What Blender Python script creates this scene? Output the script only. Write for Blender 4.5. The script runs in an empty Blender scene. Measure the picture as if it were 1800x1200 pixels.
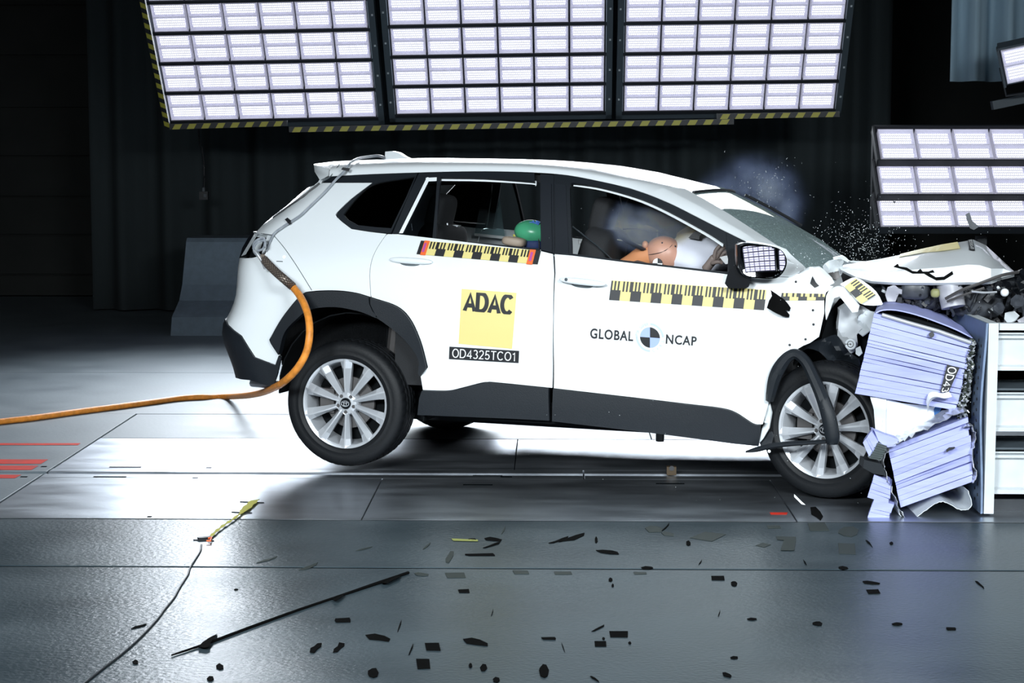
import bpy, bmesh, math, random
import numpy as np
from mathutils import Matrix, Vector
from mathutils.geometry import delaunay_2d_cdt
random.seed(7)
SC = bpy.context.scene
COL = SC.collection
sin, cos, pi = math.sin, math.cos, math.pi

# ------------------------------------------------------------------ camera
FOC, CAM_H, CAM_YAW, CAM_PITCH = 3272.0, 1.746, math.radians(1.219), math.radians(6.019)
cam_data = bpy.data.cameras.new('camera')
cam_data.sensor_width = 36.0
cam_data.lens = FOC / 1800 * 36
cam_data.clip_end = 100
cam = bpy.data.objects.new('camera', cam_data)
COL.objects.link(cam)
cam.location = (0, 0, CAM_H)
cam.rotation_euler = (pi / 2 - CAM_PITCH, 0, CAM_YAW)
SC.camera = cam

# ------------------------------------------------------------------ world, exposure
world = bpy.data.worlds.new('hall_ambient')
SC.world = world
world.use_nodes = True
bg = world.node_tree.nodes['Background']
bg.inputs[0].default_value = (0.35, 0.55, 0.7, 1)
bg.inputs[1].default_value = 0.006
SC.view_settings.view_transform = 'Standard'
SC.view_settings.look = 'None'
SC.view_settings.gamma = 1
SC.view_settings.exposure = 0
SC.view_settings.use_curve_mapping = False
SC.cycles.use_denoising = True
SC.cycles.max_bounces = 6
SC.cycles.sample_clamp_indirect = 4
SC.cycles.volume_step_rate = 2.0

LED_POWER = 3.0           # brightness of the lens dots of the lamp banks
BEAM_SPREAD = 80          # the banks throw narrow beams, in degrees
BEAM_BACK = 86           # beam of each bank behind the car, watts
FLOOD_POWER = 142         # floodlights of the camera side lighting rig

# large lights: floodlights of the rig that hangs over the camera side of the track (outside the frame)
def area_light(name, loc, target, size, size_y, power, color):
    l = bpy.data.lights.new(name, 'AREA')
    l.shape = 'RECTANGLE'
    l.size, l.size_y, l.energy, l.color = size, size_y, power, color
    l.spread = math.radians(75)
    o = bpy.data.objects.new(name, l)
    COL.objects.link(o)
    o.location = loc
    d = Vector(target) - Vector(loc)
    o.rotation_euler = d.to_track_quat('-Z', 'Y').to_euler()
    return o
area_light('rig_floodlight', (-2.6, 1.2, 3.7), (-0.5, 10.2, 1.0), 2.4, 1.2, FLOOD_POWER * 1.25, (0.88, 0.96, 1.0))
area_light('rig_floodlight', (2.8, 1.2, 3.7), (1.5, 9.2, 0.9), 2.4, 1.2, FLOOD_POWER, (0.88, 0.96, 1.0))

# ------------------------------------------------------------------ measuring helpers
CF = np.array([-sin(CAM_YAW) * cos(CAM_PITCH), cos(CAM_YAW) * cos(CAM_PITCH), -sin(CAM_PITCH)])
CR = np.array([cos(CAM_YAW), sin(CAM_YAW), 0.0])
CD = np.cross(CF, CR)
C0 = np.array([0, 0, CAM_H])
def ray(u, v):
    return CR * ((u - 900) / FOC) + CD * ((v - 600) / FOC) + CF
def PW(u, v, Y):                       # survey point on the plane Y
    d = ray(u, v)
    return C0 + d * (Y / d[1])
def PZ(u, v, z=0.0):                   # survey point at height z
    d = ray(u, v)
    return C0 + d * ((z - CAM_H) / d[2])
# car frame: x forward from the rear axle, y to the car's left, z up
PSI, THE, PHI = -0.2828, 0.0114, -0.0222
_Rz = np.array([[cos(PSI), -sin(PSI), 0], [sin(PSI), cos(PSI), 0], [0, 0, 1]])
_Ry = np.array([[cos(THE), 0, sin(THE)], [0, 1, 0], [-sin(THE), 0, cos(THE)]])
_Rx = np.array([[1, 0, 0], [0, cos(PHI), -sin(PHI)], [0, sin(PHI), cos(PHI)]])
CM = _Rz @ _Ry @ _Rx
CT = np.array([-0.8622, 10.6912, 0.0115])
_LO = CM.T @ (C0 - CT)
def lray(u, v):
    return CM.T @ ray(u, v)
def PL(u, v, y):                       # survey point on the car's lengthwise plane y
    d = lray(u, v)
    return _LO + d * ((y - _LO[1]) / d[1])
def to_local(p):
    return CM.T @ (np.asarray(p) - CT)
def to_world(p):
    return CM @ np.asarray(p) + CT

def pchip(xs, ys):
    xs = np.array(xs, float); ys = np.array(ys, float)
    h = np.diff(xs); dl = np.diff(ys) / h
    m = np.zeros_like(xs)
    m[0], m[-1] = dl[0], dl[-1]
    for i in range(1, len(xs) - 1):
        if dl[i - 1] * dl[i] > 0:
            w1, w2 = 2 * h[i] + h[i - 1], h[i] + 2 * h[i - 1]
            m[i] = (w1 + w2) / (w1 / dl[i - 1] + w2 / dl[i])
    def f(x):
        if x <= xs[0]: return ys[0]
        if x >= xs[-1]: return ys[-1]
        i = int(np.searchsorted(xs, x) - 1); i = max(0, min(i, len(xs) - 2))
        t = (x - xs[i]) / h[i]
        return ((1 + 2 * t) * (1 - t) ** 2 * ys[i] + t * (1 - t) ** 2 * h[i] * m[i]
                + t * t * (3 - 2 * t) * ys[i + 1] + t * t * (t - 1) * h[i] * m[i + 1])
    return f
# half width of the body by height
WID = pchip([.15, .27, .40, .55, .69, .80, .90, 1.00, 1.08, 1.15, 1.23, 1.38, 1.52, 1.59, 1.64, 1.69],
            [.83, .868, .882, .890, .902, .910, .912, .906, .892, .866, .826, .756, .684, .640, .600, .52])
RX, RY = .30, .46                      # plan ellipse of the rear corner
_SL = 2.0                              # slope of the sight line past the rear corner
_t = math.atan2(RX * _SL, RY)
XR = None
def rear_taper(d):
    if d >= RX: return 0.0
    d = max(d, 0.0)
    q = (RX - d) / RX
    return RY * (1 - math.sqrt(max(0, 1 - q ** 2.3)))
def S(x, z):
    w = WID(z)
    w -= rear_taper(x + XR(z))
    if x > 2.2:
        w -= .05 * (x - 2.2) ** 1.5
    # haunch over the rear wheel
    w += .012 * math.exp(-((x - .0) / .42) ** 2 - ((z - .66) / .22) ** 2)
    # hollow in the lower doors
    if .3 < x < 2.2:
        w -= .012 * math.exp(-((z - .55) / .13) ** 2) * min(1, (x - .3) / .3, (2.2 - x) / .3)
    return w
def _xr_solve():
    sil = [(557, 316), (520, 347), (480, 380), (446, 408), (425, 440), (418, 470), (416, 500), (412, 527), (402, 553), (393, 566), (392, 592), (404, 626), (415, 655)]
    # where the sight line is tangent to the plan corner
    best = None
    for i in range(1, 200):
        d = RX * i / 200
        s = (rear_taper(d) - rear_taper(d + 1e-4)) / 1e-4
        if best is None or abs(s - _SL) < best[0]:
            best = (abs(s - _SL), d)
    d = best[1]; ty = rear_taper(d)
    zs, xs = [], []
    for u, v in sil:
        y = -.6
        for _ in range(12):
            p = PL(u, v, y); y = -(WID(p[2]) - ty)
        zs.append(p[2]); xs.append(-(p[0] - d))
    o = np.argsort(zs)
    return pchip([zs[i] for i in o], [xs[i] for i in o])
XR = _xr_solve()
def PS(u, v, off=0.0):                 # survey point on the near flank of the car
    y = -.85
    for _ in range(25):
        p = PL(u, v, y)
        y = .5 * y + .5 * (-(S(p[0], p[2]) + off))
    return PL(u, v, y)
# ------------------------------------------------------------------ materials
MATS = {}
def mat(name, col, rough=.5, metal=0.0, noise=0.0, nscale=8.0, bump=0.0, bscale=60.0, coat=0.0, spec=.5, emit=None, estr=0.0, alpha=1.0, trans=0.0, col2=None, stretch=None):
    if name in MATS: return MATS[name]
    m = bpy.data.materials.new(name); m.use_nodes = True
    nt = m.node_tree; b = nt.nodes['Principled BSDF']
    c = (*col, 1)
    b.inputs['Base Color'].default_value = c
    b.inputs['Roughness'].default_value = rough
    b.inputs['Metallic'].default_value = metal
    b.inputs['Specular IOR Level'].default_value = spec
    b.inputs['Coat Weight'].default_value = coat
    b.inputs['Coat Roughness'].default_value = .06
    b.inputs['Transmission Weight'].default_value = trans
    b.inputs['Alpha'].default_value = alpha
    if emit:
        b.inputs['Emission Color'].default_value = (*emit, 1)
        b.inputs['Emission Strength'].default_value = estr
    tc = nt.nodes.new('ShaderNodeTexCoord')
    vec = tc.outputs['Object']
    if stretch:
        mp = nt.nodes.new('ShaderNodeMapping'); mp.inputs['Scale'].default_value = stretch
        nt.links.new(vec, mp.inputs['Vector']); vec = mp.outputs['Vector']
    if noise > 0:
        n = nt.nodes.new('ShaderNodeTexNoise'); n.inputs['Scale'].default_value = nscale; n.inputs['Detail'].default_value = 6
        nt.links.new(vec, n.inputs['Vector'])
        r = nt.nodes.new('ShaderNodeValToRGB')
        c2 = col2 or tuple(min(1, x * (1 + noise)) for x in col)
        r.color_ramp.elements[0].position = .3; r.color_ramp.elements[1].position = .7
        r.color_ramp.elements[0].color = (*(col if col2 else tuple(x * (1 - noise) for x in col)), 1)
        r.color_ramp.elements[1].color = (*c2, 1)
        nt.links.new(n.outputs['Fac'], r.inputs['Fac']); nt.links.new(r.outputs['Color'], b.inputs['Base Color'])
        rr = nt.nodes.new('ShaderNodeMapRange'); rr.inputs['To Min'].default_value = max(0, rough * .75); rr.inputs['To Max'].default_value = min(1, rough * 1.25)
        nt.links.new(n.outputs['Fac'], rr.inputs['Value']); nt.links.new(rr.outputs['Result'], b.inputs['Roughness'])
    if bump > 0:
        n2 = nt.nodes.new('ShaderNodeTexNoise'); n2.inputs['Scale'].default_value = bscale; n2.inputs['Detail'].default_value = 3
        nt.links.new(vec, n2.inputs['Vector'])
        bp = nt.nodes.new('ShaderNodeBump'); bp.inputs['Strength'].default_value = bump; bp.inputs['Distance'].default_value = .01
        nt.links.new(n2.outputs['Fac'], bp.inputs['Height']); nt.links.new(bp.outputs['Normal'], b.inputs['Normal'])
    MATS[name] = m
    return m
M_WHITE = mat('white_car_paint', (.80, .84, .86), .32, coat=.6)
M_PLASTIC = mat('black_moulded_plastic', (.009, .012, .016), .5, spec=.3, bump=.12, bscale=220)
M_GLOSSBLK = mat('gloss_black_trim', (.006, .007, .009), .18, coat=.5)
M_PILLAR = mat('satin_black_foil', (.014, .017, .022), .34)
M_RUBBER = mat('tyre_rubber', (.006, .007, .0085), .55, spec=.25, bump=.1, bscale=90)
M_ALLOY = mat('silver_alloy', (.50, .52, .55), .30, metal=.30, coat=.3)
M_ALLOYDK = mat('shaded_alloy_barrel', (.34, .35, .38), .4, metal=.8)
M_DARK = mat('dark_cavity', (.005, .006, .007), .9, spec=.1)  # near-black for liners; also puts the shade of gaps into colour
M_INTERIOR = mat('black_interior_fabric', (.012, .013, .015), .85, bump=.2, bscale=150)
M_STEEL = mat('worn_bare_steel', (.36, .38, .42), .38, metal=.85, noise=.3, nscale=9, bump=.15, bscale=18)
M_IRON = mat('brake_iron', (.10, .095, .095), .5, metal=.5)
M_ORANGE = mat('orange_hose_rubber', (.74, .26, .035), .5, noise=.22, nscale=30, bump=.15, bscale=40)
M_BRAID = mat('braided_sleeve', (.40, .33, .27), .45, metal=.4)
M_YELLOW = mat('yellow_print', (.74, .63, .24), .5)
M_YELLOWTAPE = mat('yellow_tape', (.44, .40, .05), .5)
M_INK = mat('black_print', (.012, .013, .016), .5)
M_REDTAPE = mat('orange_red_tape', (.83, .14, .03), .5)
M_PURPLE = mat('purple_mark', (.45, .07, .30), .5)
M_LTBLUE = mat('pale_blue_print', (.36, .46, .78), .5)
M_WHITEPRINT = mat('white_print', (.85, .87, .88), .5)
M_GREYBLUE = mat('greyish_blue_print', (.50, .58, .72), .5)
M_LAV = mat('lavender_aluminium', (.37, .40, .73), .55, metal=.0, noise=.10, nscale=7, stretch=(1, 1, 8))
M_LAVDK = mat('shaded_lavender_aluminium', (.20, .22, .42), .5, metal=.2)  # darker copy of the lavender, puts shade between layers into colour
M_PLATE = mat('painted_barrier_plate', (.20, .27, .40), .42, metal=.4, noise=.2, nscale=10)
M_WHITEMETAL = mat('white_painted_steel', (.60, .64, .66), .45, noise=.06, nscale=12)
M_BLACKMETAL = mat('black_painted_steel', (.016, .019, .023), .45)
M_FRAMEGREY = mat('grey_lamp_frame', (.060, .078, .092), .5)
M_CORDDARK = mat('dark_grey_cord', (.05, .056, .064), .5)
M_TARPEDGE = mat('bright_lamp_edge', (.55, .6, .66), .4, metal=.5)
M_BLOCK = mat('rough_grey_concrete', (.13, .17, .21), .9, noise=.12, nscale=14, bump=.25, bscale=60)
M_CURTAIN = mat('black_curtain_cloth', (.030, .040, .044), .9, bump=.1, bscale=300)
M_CURTAINGREY = mat('grey_curtain_cloth', (.36, .50, .60), .9, bump=.1, bscale=300)
M_WALLDARK = mat('dark_wall_panel', (.014, .016, .015), .8, noise=.2, nscale=3)
M_CEIL = mat('dark_ceiling', (.01, .012, .014), .9)
M_FLAKE = mat('black_plastic_flake', (.004, .004, .004), .9, spec=.05)
M_FLAKEGREY = mat('grey_tape_scrap', (.040, .050, .047), .6, spec=.3)
M_CABLEGREY = mat('grey_cable', (.30, .33, .37), .4)
M_SKIN = mat('dummy_vinyl_skin', (.56, .30, .215), .42, noise=.06, nscale=10)
M_NECK = mat('dummy_neck_vinyl', (.64, .27, .12), .5)
M_SUIT = mat('dummy_suit_cloth', (.10, .08, .07), .8)
M_HAND = mat('dummy_hand_vinyl', (.24, .19, .17), .5)
M_AIRBAG = mat('airbag_cloth', (.80, .82, .92), .8, bump=.15, bscale=40)
M_GREEN = mat('green_vinyl', (.075, .42, .22), .3)
M_BLUE = mat('blue_tape', (.03, .16, .62), .45)
M_BEIGE = mat('beige_plastic', (.34, .27, .21), .55)
M_REDPAINT = mat('red_floor_paint', (.55, .03, .015), .75, spec=.15, noise=.2, nscale=12)
M_GLASSCHIP = mat('glass_chip', (.75, .82, .84), .2)
M_SEAM = mat('panel_seam', (.10, .12, .13), .7)

def glass_mat(name, tint, alpha, rough=.03):
    m = bpy.data.materials.new(name); m.use_nodes = True
    nt = m.node_tree; nt.nodes.remove(nt.nodes['Principled BSDF'])
    out = nt.nodes['Material Output']
    g = nt.nodes.new('ShaderNodeBsdfGlossy'); g.inputs['Roughness'].default_value = rough
    t = nt.nodes.new('ShaderNodeBsdfTransparent'); t.inputs[0].default_value = (*tint, 1)
    mx = nt.nodes.new('ShaderNodeMixShader'); f = nt.nodes.new('ShaderNodeFresnel'); f.inputs[0].default_value = 1.5
    nt.links.new(f.outputs[0], mx.inputs[0]); nt.links.new(t.outputs[0], mx.inputs[1]); nt.links.new(g.outputs[0], mx.inputs[2])
    d = nt.nodes.new('ShaderNodeBsdfDiffuse'); d.inputs[0].default_value = (.42, .55, .55, 1)
    m2 = nt.nodes.new('ShaderNodeMixShader'); m2.inputs[0].default_value = alpha
    if alpha > 0:       # crazed glass: fine cracks scatter light
        tc = nt.nodes.new('ShaderNodeTexCoord'); vo = nt.nodes.new('ShaderNodeTexVoronoi'); vo.feature = 'DISTANCE_TO_EDGE'; vo.inputs['Scale'].default_value = 34
        nt.links.new(tc.outputs['Object'], vo.inputs['Vector'])
        mr = nt.nodes.new('ShaderNodeMapRange'); mr.inputs['From Max'].default_value = .05; mr.inputs['To Min'].default_value = min(1, alpha + .45); mr.inputs['To Max'].default_value = alpha
        nt.links.new(vo.outputs['Distance'], mr.inputs['Value']); nt.links.new(mr.outputs['Result'], m2.inputs[0])
    nt.links.new(mx.outputs[0], m2.inputs[1]); nt.links.new(d.outputs[0], m2.inputs[2])
    nt.links.new(m2.outputs[0], out.inputs[0])
    MATS[name] = m
    return m
M_WINDSCREEN = glass_mat('cracked_windscreen_glass', (.75, .88, .86), .50)
M_TINTGLASS = glass_mat('privacy_glass', (.03, .035, .04), 0)
M_SMOKEGLASS = glass_mat('smoked_quarter_glass', (.30, .33, .35), 0)
M_CLEARGLASS = glass_mat('clear_side_glass', (.72, .82, .82), 0)
m = bpy.data.materials.new('mirror_silver'); m.use_nodes = True
_b = m.node_tree.nodes['Principled BSDF']; _b.inputs['Base Color'].default_value = (.82, .82, .88, 1); _b.inputs['Metallic'].default_value = 1; _b.inputs['Roughness'].default_value = .02
M_MIRROR = m

def led_material(name, power):
    """rows of small lens dots that give light, on a reflector tray given a faint glow"""
    m = bpy.data.materials.new(name); m.use_nodes = True
    nt = m.node_tree; b = nt.nodes['Principled BSDF']
    b.inputs['Base Color'].default_value = (.5, .5, .58, 1); b.inputs['Roughness'].default_value = .4
    uv = nt.nodes.new('ShaderNodeUVMap')
    sx = nt.nodes.new('ShaderNodeSeparateXYZ'); nt.links.new(uv.outputs[0], sx.inputs[0])
    def mth(op, a, b_=None):
        n = nt.nodes.new('ShaderNodeMath'); n.operation = op
        for i, x in enumerate((a, b_)):
            if x is None: continue
            if isinstance(x, (int, float)): n.inputs[i].default_value = x
            else: nt.links.new(x, n.inputs[i])
        return n.outputs[0]
    NX, NY = 15.0, 4.0
    v = mth('MULTIPLY', sx.outputs[1], NY)
    row = mth('FLOOR', v)
    shift = mth('MULTIPLY', mth('MODULO', row, 2.0), .5)
    u = mth('ADD', mth('MULTIPLY', sx.outputs[0], NX), shift)
    fu = mth('SUBTRACT', mth('FRACT', u), .5); fv = mth('SUBTRACT', mth('FRACT', v), .5)
    d = mth('SQRT', mth('ADD', mth('MULTIPLY', fu, fu), mth('MULTIPLY', mth('MULTIPLY', fv, fv), 1.0)))
    mr = nt.nodes.new('ShaderNodeMapRange'); mr.interpolation_type = 'SMOOTHSTEP'
    mr.inputs['From Min'].default_value = .20; mr.inputs['From Max'].default_value = .44
    mr.inputs['To Min'].default_value = power; mr.inputs['To Max'].default_value = .52
    nt.links.new(d, mr.inputs['Value'])
    b.inputs['Emission Color'].default_value = (.86, .88, 1.0, 1)
    nt.links.new(mr.outputs['Result'], b.inputs['Emission Strength'])
    MATS[name] = m
    return m
M_LED = led_material('led_lens_rows', LED_POWER)
M_LEDFRONT = M_LED
M_TRAY = mat('glowing_reflector_tray', (.55, .55, .62), .4, emit=(.8, .8, 1.0), estr=.22)  # tray itself glows faintly, painting the lamp light it would reflect

# ------------------------------------------------------------------ mesh helpers
def link(name, me, parent=None):
    o = bpy.data.objects.new(name, me); COL.objects.link(o)
    if parent: o.parent = parent
    return o
def mesh_data(name, V, F, m, smooth=False, mi=None):
    me = bpy.data.meshes.new(name)
    me.from_pydata([tuple(map(float, v)) for v in V], [], [tuple(f) for f in F])
    for x in (m if isinstance(m, (list, tuple)) else [m]): me.materials.append(x)
    if smooth: me.polygons.foreach_set('use_smooth', [True] * len(me.polygons))
    if mi: me.polygons.foreach_set('material_index', mi)
    me.update()
    return me
def fix_normals(me):
    bm = bmesh.new(); bm.from_mesh(me); bmesh.ops.recalc_face_normals(bm, faces=bm.faces); bm.to_mesh(me); bm.free()
def mesh(name, V, F, m, parent=None, smooth=False, mi=None, fix=True):
    me = mesh_data(name, V, F, m, smooth, mi)
    if fix: fix_normals(me)
    return link(name, me, parent)
def sharp(o, ang=40):
    o.data.polygons.foreach_set('use_smooth', [True] * len(o.data.polygons))
    bm = bmesh.new(); bm.from_mesh(o.data)
    for e in bm.edges:
        if len(e.link_faces) == 2 and e.calc_face_angle(0) > math.radians(ang): e.smooth = False
    bm.to_mesh(o.data); bm.free()
    return o
class MB:
    """collects shapes for ONE mesh"""
    def __init__(s): s.V, s.F, s.I = [], [], []
    def add(s, V, F, i=0):
        n = len(s.V); s.V += [tuple(map(float, v)) for v in V]; s.F += [tuple(n + k for k in f) for f in F]; s.I += [i] * len(F); return s
    def box(s, lo, hi, i=0, R=None, c=(0, 0, 0)):
        V = [(x, y, z) for x in (lo[0], hi[0]) for y in (lo[1], hi[1]) for z in (lo[2], hi[2])]
        if R is not None: V = [np.asarray(R) @ np.array(v) + np.array(c) for v in V]
        return s.add(V, [(0, 1, 3, 2), (4, 6, 7, 5), (0, 4, 5, 1), (2, 3, 7, 6), (0, 2, 6, 4), (1, 5, 7, 3)], i)
    def prism(s, front, back, i=0):
        n = len(front)
        F = [tuple(range(n)), tuple(range(2 * n - 1, n - 1, -1))] + [(k, n + k, n + (k + 1) % n, (k + 1) % n) for k in range(n)]
        return s.add(list(front) + list(back), F, i)
    def tube(s, P, r, n=8, i=0, caps=True, flat=1.0):
        P = [np.array(p, float) for p in P]; V = []; m = len(P)
        rs = r if isinstance(r, (list, tuple)) else [r] * m
        up = np.array([0, 0, 1.0])
        for k in range(m):
            t = P[min(k + 1, m - 1)] - P[max(k - 1, 0)]; t /= np.linalg.norm(t) + 1e-12
            a = np.cross(t, up)
            if np.linalg.norm(a) < .05: a = np.cross(t, (0, 1, 0))
            a /= np.linalg.norm(a); b = np.cross(a, t)
            for q in range(n):
                w = 2 * pi * q / n
                V.append(P[k] + rs[k] * (a * cos(w) + b * sin(w) * flat))
        F = [(k * n + q, k * n + (q + 1) % n, (k + 1) * n + (q + 1) % n, (k + 1) * n + q) for k in range(m - 1) for q in range(n)]
        if caps: F += [tuple(range(n))[::-1], tuple((m - 1) * n + q for q in range(n))]
        return s.add(V, F, i)
    def strip(s, A, B, i=0):
        n = len(A)
        return s.add(list(A) + list(B), [(k, k + 1, n + k + 1, n + k) for k in range(n - 1)], i)
    def grid(s, rows, i=0, closed=False):
        m, n = len(rows), len(rows[0])
        F = [(a * n + b, a * n + (b + 1) % n, (a + 1) * n + (b + 1) % n, (a + 1) * n + b) for a in range(m - 1) for b in range(n if closed else n - 1)]
        return s.add([p for r in rows for p in r], F, i)
    def build(s, name, m, parent=None, smooth=None, fix=True):
        o = mesh(name, s.V, s.F, m, parent, mi=s.I, fix=fix)
        if smooth is not None: sharp(o, smooth)
        return o
def smooth_path(P, step=8):
    P = [np.array(p, float) for p in P]; out = []
    Q = [2 * P[0] - P[1]] + P + [2 * P[-1] - P[-2]]
    for k in range(1, len(Q) - 2):
        a, b, c, d = Q[k - 1:k + 3]
        for j in range(step):
            t = j / step
            out.append(.5 * (2 * b + (c - a) * t + (2 * a - 5 * b + 4 * c - d) * t * t + (3 * b - a - 3 * c + d) * t ** 3))
    return out + [P[-1]]
def solid(V, F, t):
    """thickness t along averaged normals for an open sheet; returns V, F"""
    V = [np.array(v, float) for v in V]; N = [np.zeros(3) for _ in V]; cnt = {}
    for f in F:
        n = np.cross(V[f[1]] - V[f[0]], V[f[2]] - V[f[0]])
        for k in f: N[k] = N[k] + n
        for a, b in zip(f, f[1:] + f[:1]):
            cnt[(a, b)] = cnt.get((a, b), 0) + 1
    n0 = len(V)
    V2 = V + [v - t * n / (np.linalg.norm(n) + 1e-12) for v, n in zip(V, N)]
    F2 = list(F) + [tuple(n0 + k for k in f[::-1]) for f in F]
    for (a, b) in cnt:
        if (b, a) not in cnt: F2.append((b, a, n0 + a, n0 + b))
    return V2, F2
def sheet(name, rows, m, parent=None, t=.003, smooth=40):
    b = MB().grid(rows); V, F = solid(b.V, b.F, t)
    o = mesh(name, V, F, m, parent); sharp(o, smooth); return o
def tag(o, label, cat, group=None, kind=None):
    if label: o['label'] = label
    if cat: o['category'] = cat
    if group: o['group'] = group
    if kind: o['kind'] = kind
    return o
def thing(name, label, cat, loc=(0, 0, 0), group=None):
    o = bpy.data.objects.new(name, None); COL.objects.link(o); o.location = tuple(map(float, loc)); o.empty_display_size = .1
    return tag(o, label, cat, group)
def structure(o):
    o['kind'] = 'structure'; return o
def copy_tree(o, parent=None):
    c = o.copy(); COL.objects.link(c); c.parent = parent
    for ch in list(o.children): copy_tree(ch, c)
    return c
def inpoly(p, poly):
    x, y = p; r = False; n = len(poly)
    for i in range(n):
        x1, y1 = poly[i]; x2, y2 = poly[(i + 1) % n]
        if (y1 > y) != (y2 > y) and x < (x2 - x1) * (y - y1) / (y2 - y1) + x1: r = not r
    return r
def inset(poly, d):
    n = len(poly); A = sum(poly[i][0] * poly[(i + 1) % n][1] - poly[(i + 1) % n][0] * poly[i][1] for i in range(n))
    s = 1 if A > 0 else -1; out = []
    for i in range(n):
        p0, p1, p2 = (np.array(poly[(i + k) % n]) for k in (-1, 0, 1))
        e1 = p1 - p0; e2 = p2 - p1; e1 = e1 / (np.linalg.norm(e1) + 1e-9); e2 = e2 / (np.linalg.norm(e2) + 1e-9)
        n1 = np.array([-e1[1], e1[0]]) * s; n2 = np.array([-e2[1], e2[0]]) * s
        b = n1 + n2; L = np.linalg.norm(b)
        if L < .3: out.append(tuple(p1)); continue
        b /= L; out.append(tuple(p1 + b * d / max(.5, float(b @ n1))))
    return out
def fill2d(outer, holes=(), res=.05):
    """triangulate a polygon with a fine interior; returns pts, tris"""
    pts, edges = [], []
    def ring(poly):
        n = len(poly); s = len(pts)
        for i in range(n):
            a = np.array(poly[i]); b = np.array(poly[(i + 1) % n]); k = max(1, int(np.linalg.norm(b - a) / res))
            for j in range(k): pts.append(tuple(a + (b - a) * j / k))
        m_ = len(pts) - s
        for i in range(m_): edges.append((s + i, s + (i + 1) % m_))
    ring(outer)
    for h in holes: ring(h)
    xs = [p[0] for p in outer]; ys = [p[1] for p in outer]
    nb = len(pts); B = np.array(pts)
    y = min(ys) + res * .5; k = 0
    while y < max(ys):
        x = min(xs) + res * (.5 + .5 * (k % 2))
        while x < max(xs):
            if inpoly((x, y), outer) and not any(inpoly((x, y), h) for h in holes):
                if np.min(np.sum((B - (x, y)) ** 2, axis=1)) > (res * .45) ** 2: pts.append((x, y))
            x += res
        y += res * .87; k += 1
    r = delaunay_2d_cdt([Vector(p) for p in pts], edges, [], 0, 1e-6)
    V = [(v[0], v[1]) for v in r[0]]; T = []
    for t in r[2]:
        c = (sum(V[i][0] for i in t) / 3, sum(V[i][1] for i in t) / 3)
        if inpoly(c, outer) and not any(inpoly(c, h) for h in holes): T.append(tuple(t))
    used = sorted({i for t in T for i in t}); mp = {u: i for i, u in enumerate(used)}
    return [V[u] for u in used], [tuple(mp[i] for i in t) for t in T]
# ------------------------------------------------------------------ hall: floor, walls, ceiling
def slab_mat(name, col, col2, rough, metal, bump, bscale, stretch=(1, 1, 1), nscale=3.0, spec=.5):
    return mat(name, col, rough, metal, noise=.3, nscale=nscale, bump=bump, bscale=bscale, col2=col2, stretch=stretch, spec=spec)
M_SLAB = slab_mat('coated_concrete', (.024, .040, .050), (.068, .092, .106), .33, 0, .22, 46, (1, 1.4, 1), 1.5, .36)
M_SLABFAR = slab_mat('dull_concrete', (.085, .11, .13), (.135, .165, .185), .55, 0, .1, 40)
M_TRACKPLATE = slab_mat('scuffed_steel_track_plate', (.36, .39, .43), (.54, .58, .63), .36, 1.0, .08, 26, (1, 3.0, 1), 2.2)
M_TRACKPLATE2 = slab_mat('pale_steel_track_plate', (.30, .33, .37), (.48, .51, .56), .38, 1.0, .08, 26, (1, 3.0, 1), 2.2)
M_GROOVE = mat('groove_black', (.003, .004, .005), 1.0, spec=0)
XL, XRT, YN, YF, ZC = -9.0, 9.0, -4.0, 21.5, 8.5
floor = structure(MB().box((XL, YN, -.20), (XRT, YF, -.06)).build('floor', M_GROOVE))
def piece(name, x0, x1, y0, y1, m, top=0.0):
    e = .0015
    b = MB(); lo, hi = (x0, y0), (x1, y1)
    b.add([(x0, y0, -.03), (x1, y0, -.03), (x1, y1, -.03), (x0, y1, -.03), (x0, y0, top - e), (x1, y0, top - e), (x1, y1, top - e), (x0, y1, top - e),
           (x0 + e, y0 + e, top), (x1 - e, y0 + e, top), (x1 - e, y1 - e, top), (x0 + e, y1 - e, top)],
          [(0, 1, 5, 4), (1, 2, 6, 5), (2, 3, 7, 6), (3, 0, 4, 7), (4, 5, 9, 8), (5, 6, 10, 9), (6, 7, 11, 10), (7, 4, 8, 11), (8, 9, 10, 11)])
    return b.build(name, m, floor)
XE = -2.705
piece('concrete_slab', XL, XRT, YN, 7.568, M_SLAB)
piece('concrete_slab', XL, XRT, 7.594, 8.560, M_SLAB)
piece('joint_shade_strip', XL, XRT, 7.5685, 7.5935, M_GROOVE, -.003)  # black strip put in as shade, hiding the lit slab face
piece('joint_shade_strip', XL, XRT, 8.5605, 8.5845, M_GROOVE, -.003)
piece('concrete_slab', XL, XE - .012, 8.585, 9.765, M_SLABFAR)
piece('concrete_slab', XL, XE - .012, 9.835, 12.0, M_SLABFAR)
xs = [XE, -.889, 1.148, 3.2, XRT]
for a, b in zip(xs, xs[1:]):
    piece('track_plate', a + .003, b - .003, 8.585, 9.66, M_TRACKPLATE)
piece('guide_rail', XE, .17, 9.665, 9.765, M_TRACKPLATE)
piece('guide_rail', XE, .17, 9.835, 9.935, M_TRACKPLATE)
piece('guide_rail', .178, XRT, 9.665, 9.765, M_TRACKPLATE)
piece('guide_rail', .178, XRT, 9.835, 9.935, M_TRACKPLATE)
for a, b in ((XE, -.2), (-.2, 2.2), (2.2, XRT)):
    piece('track_plate', a + .003, b - .003, 9.94, 10.985, M_TRACKPLATE2)
for a, b in ((XE, .6), (.6, XRT)):
    piece('concrete_slab', a + .003, b - .003, 11.0, 11.985, M_SLABFAR)
piece('concrete_slab', XL, XRT, 12.0, 14.2, M_SLABFAR)
piece('concrete_slab', XL, XRT, 14.21, YF, M_SLABFAR)
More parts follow.
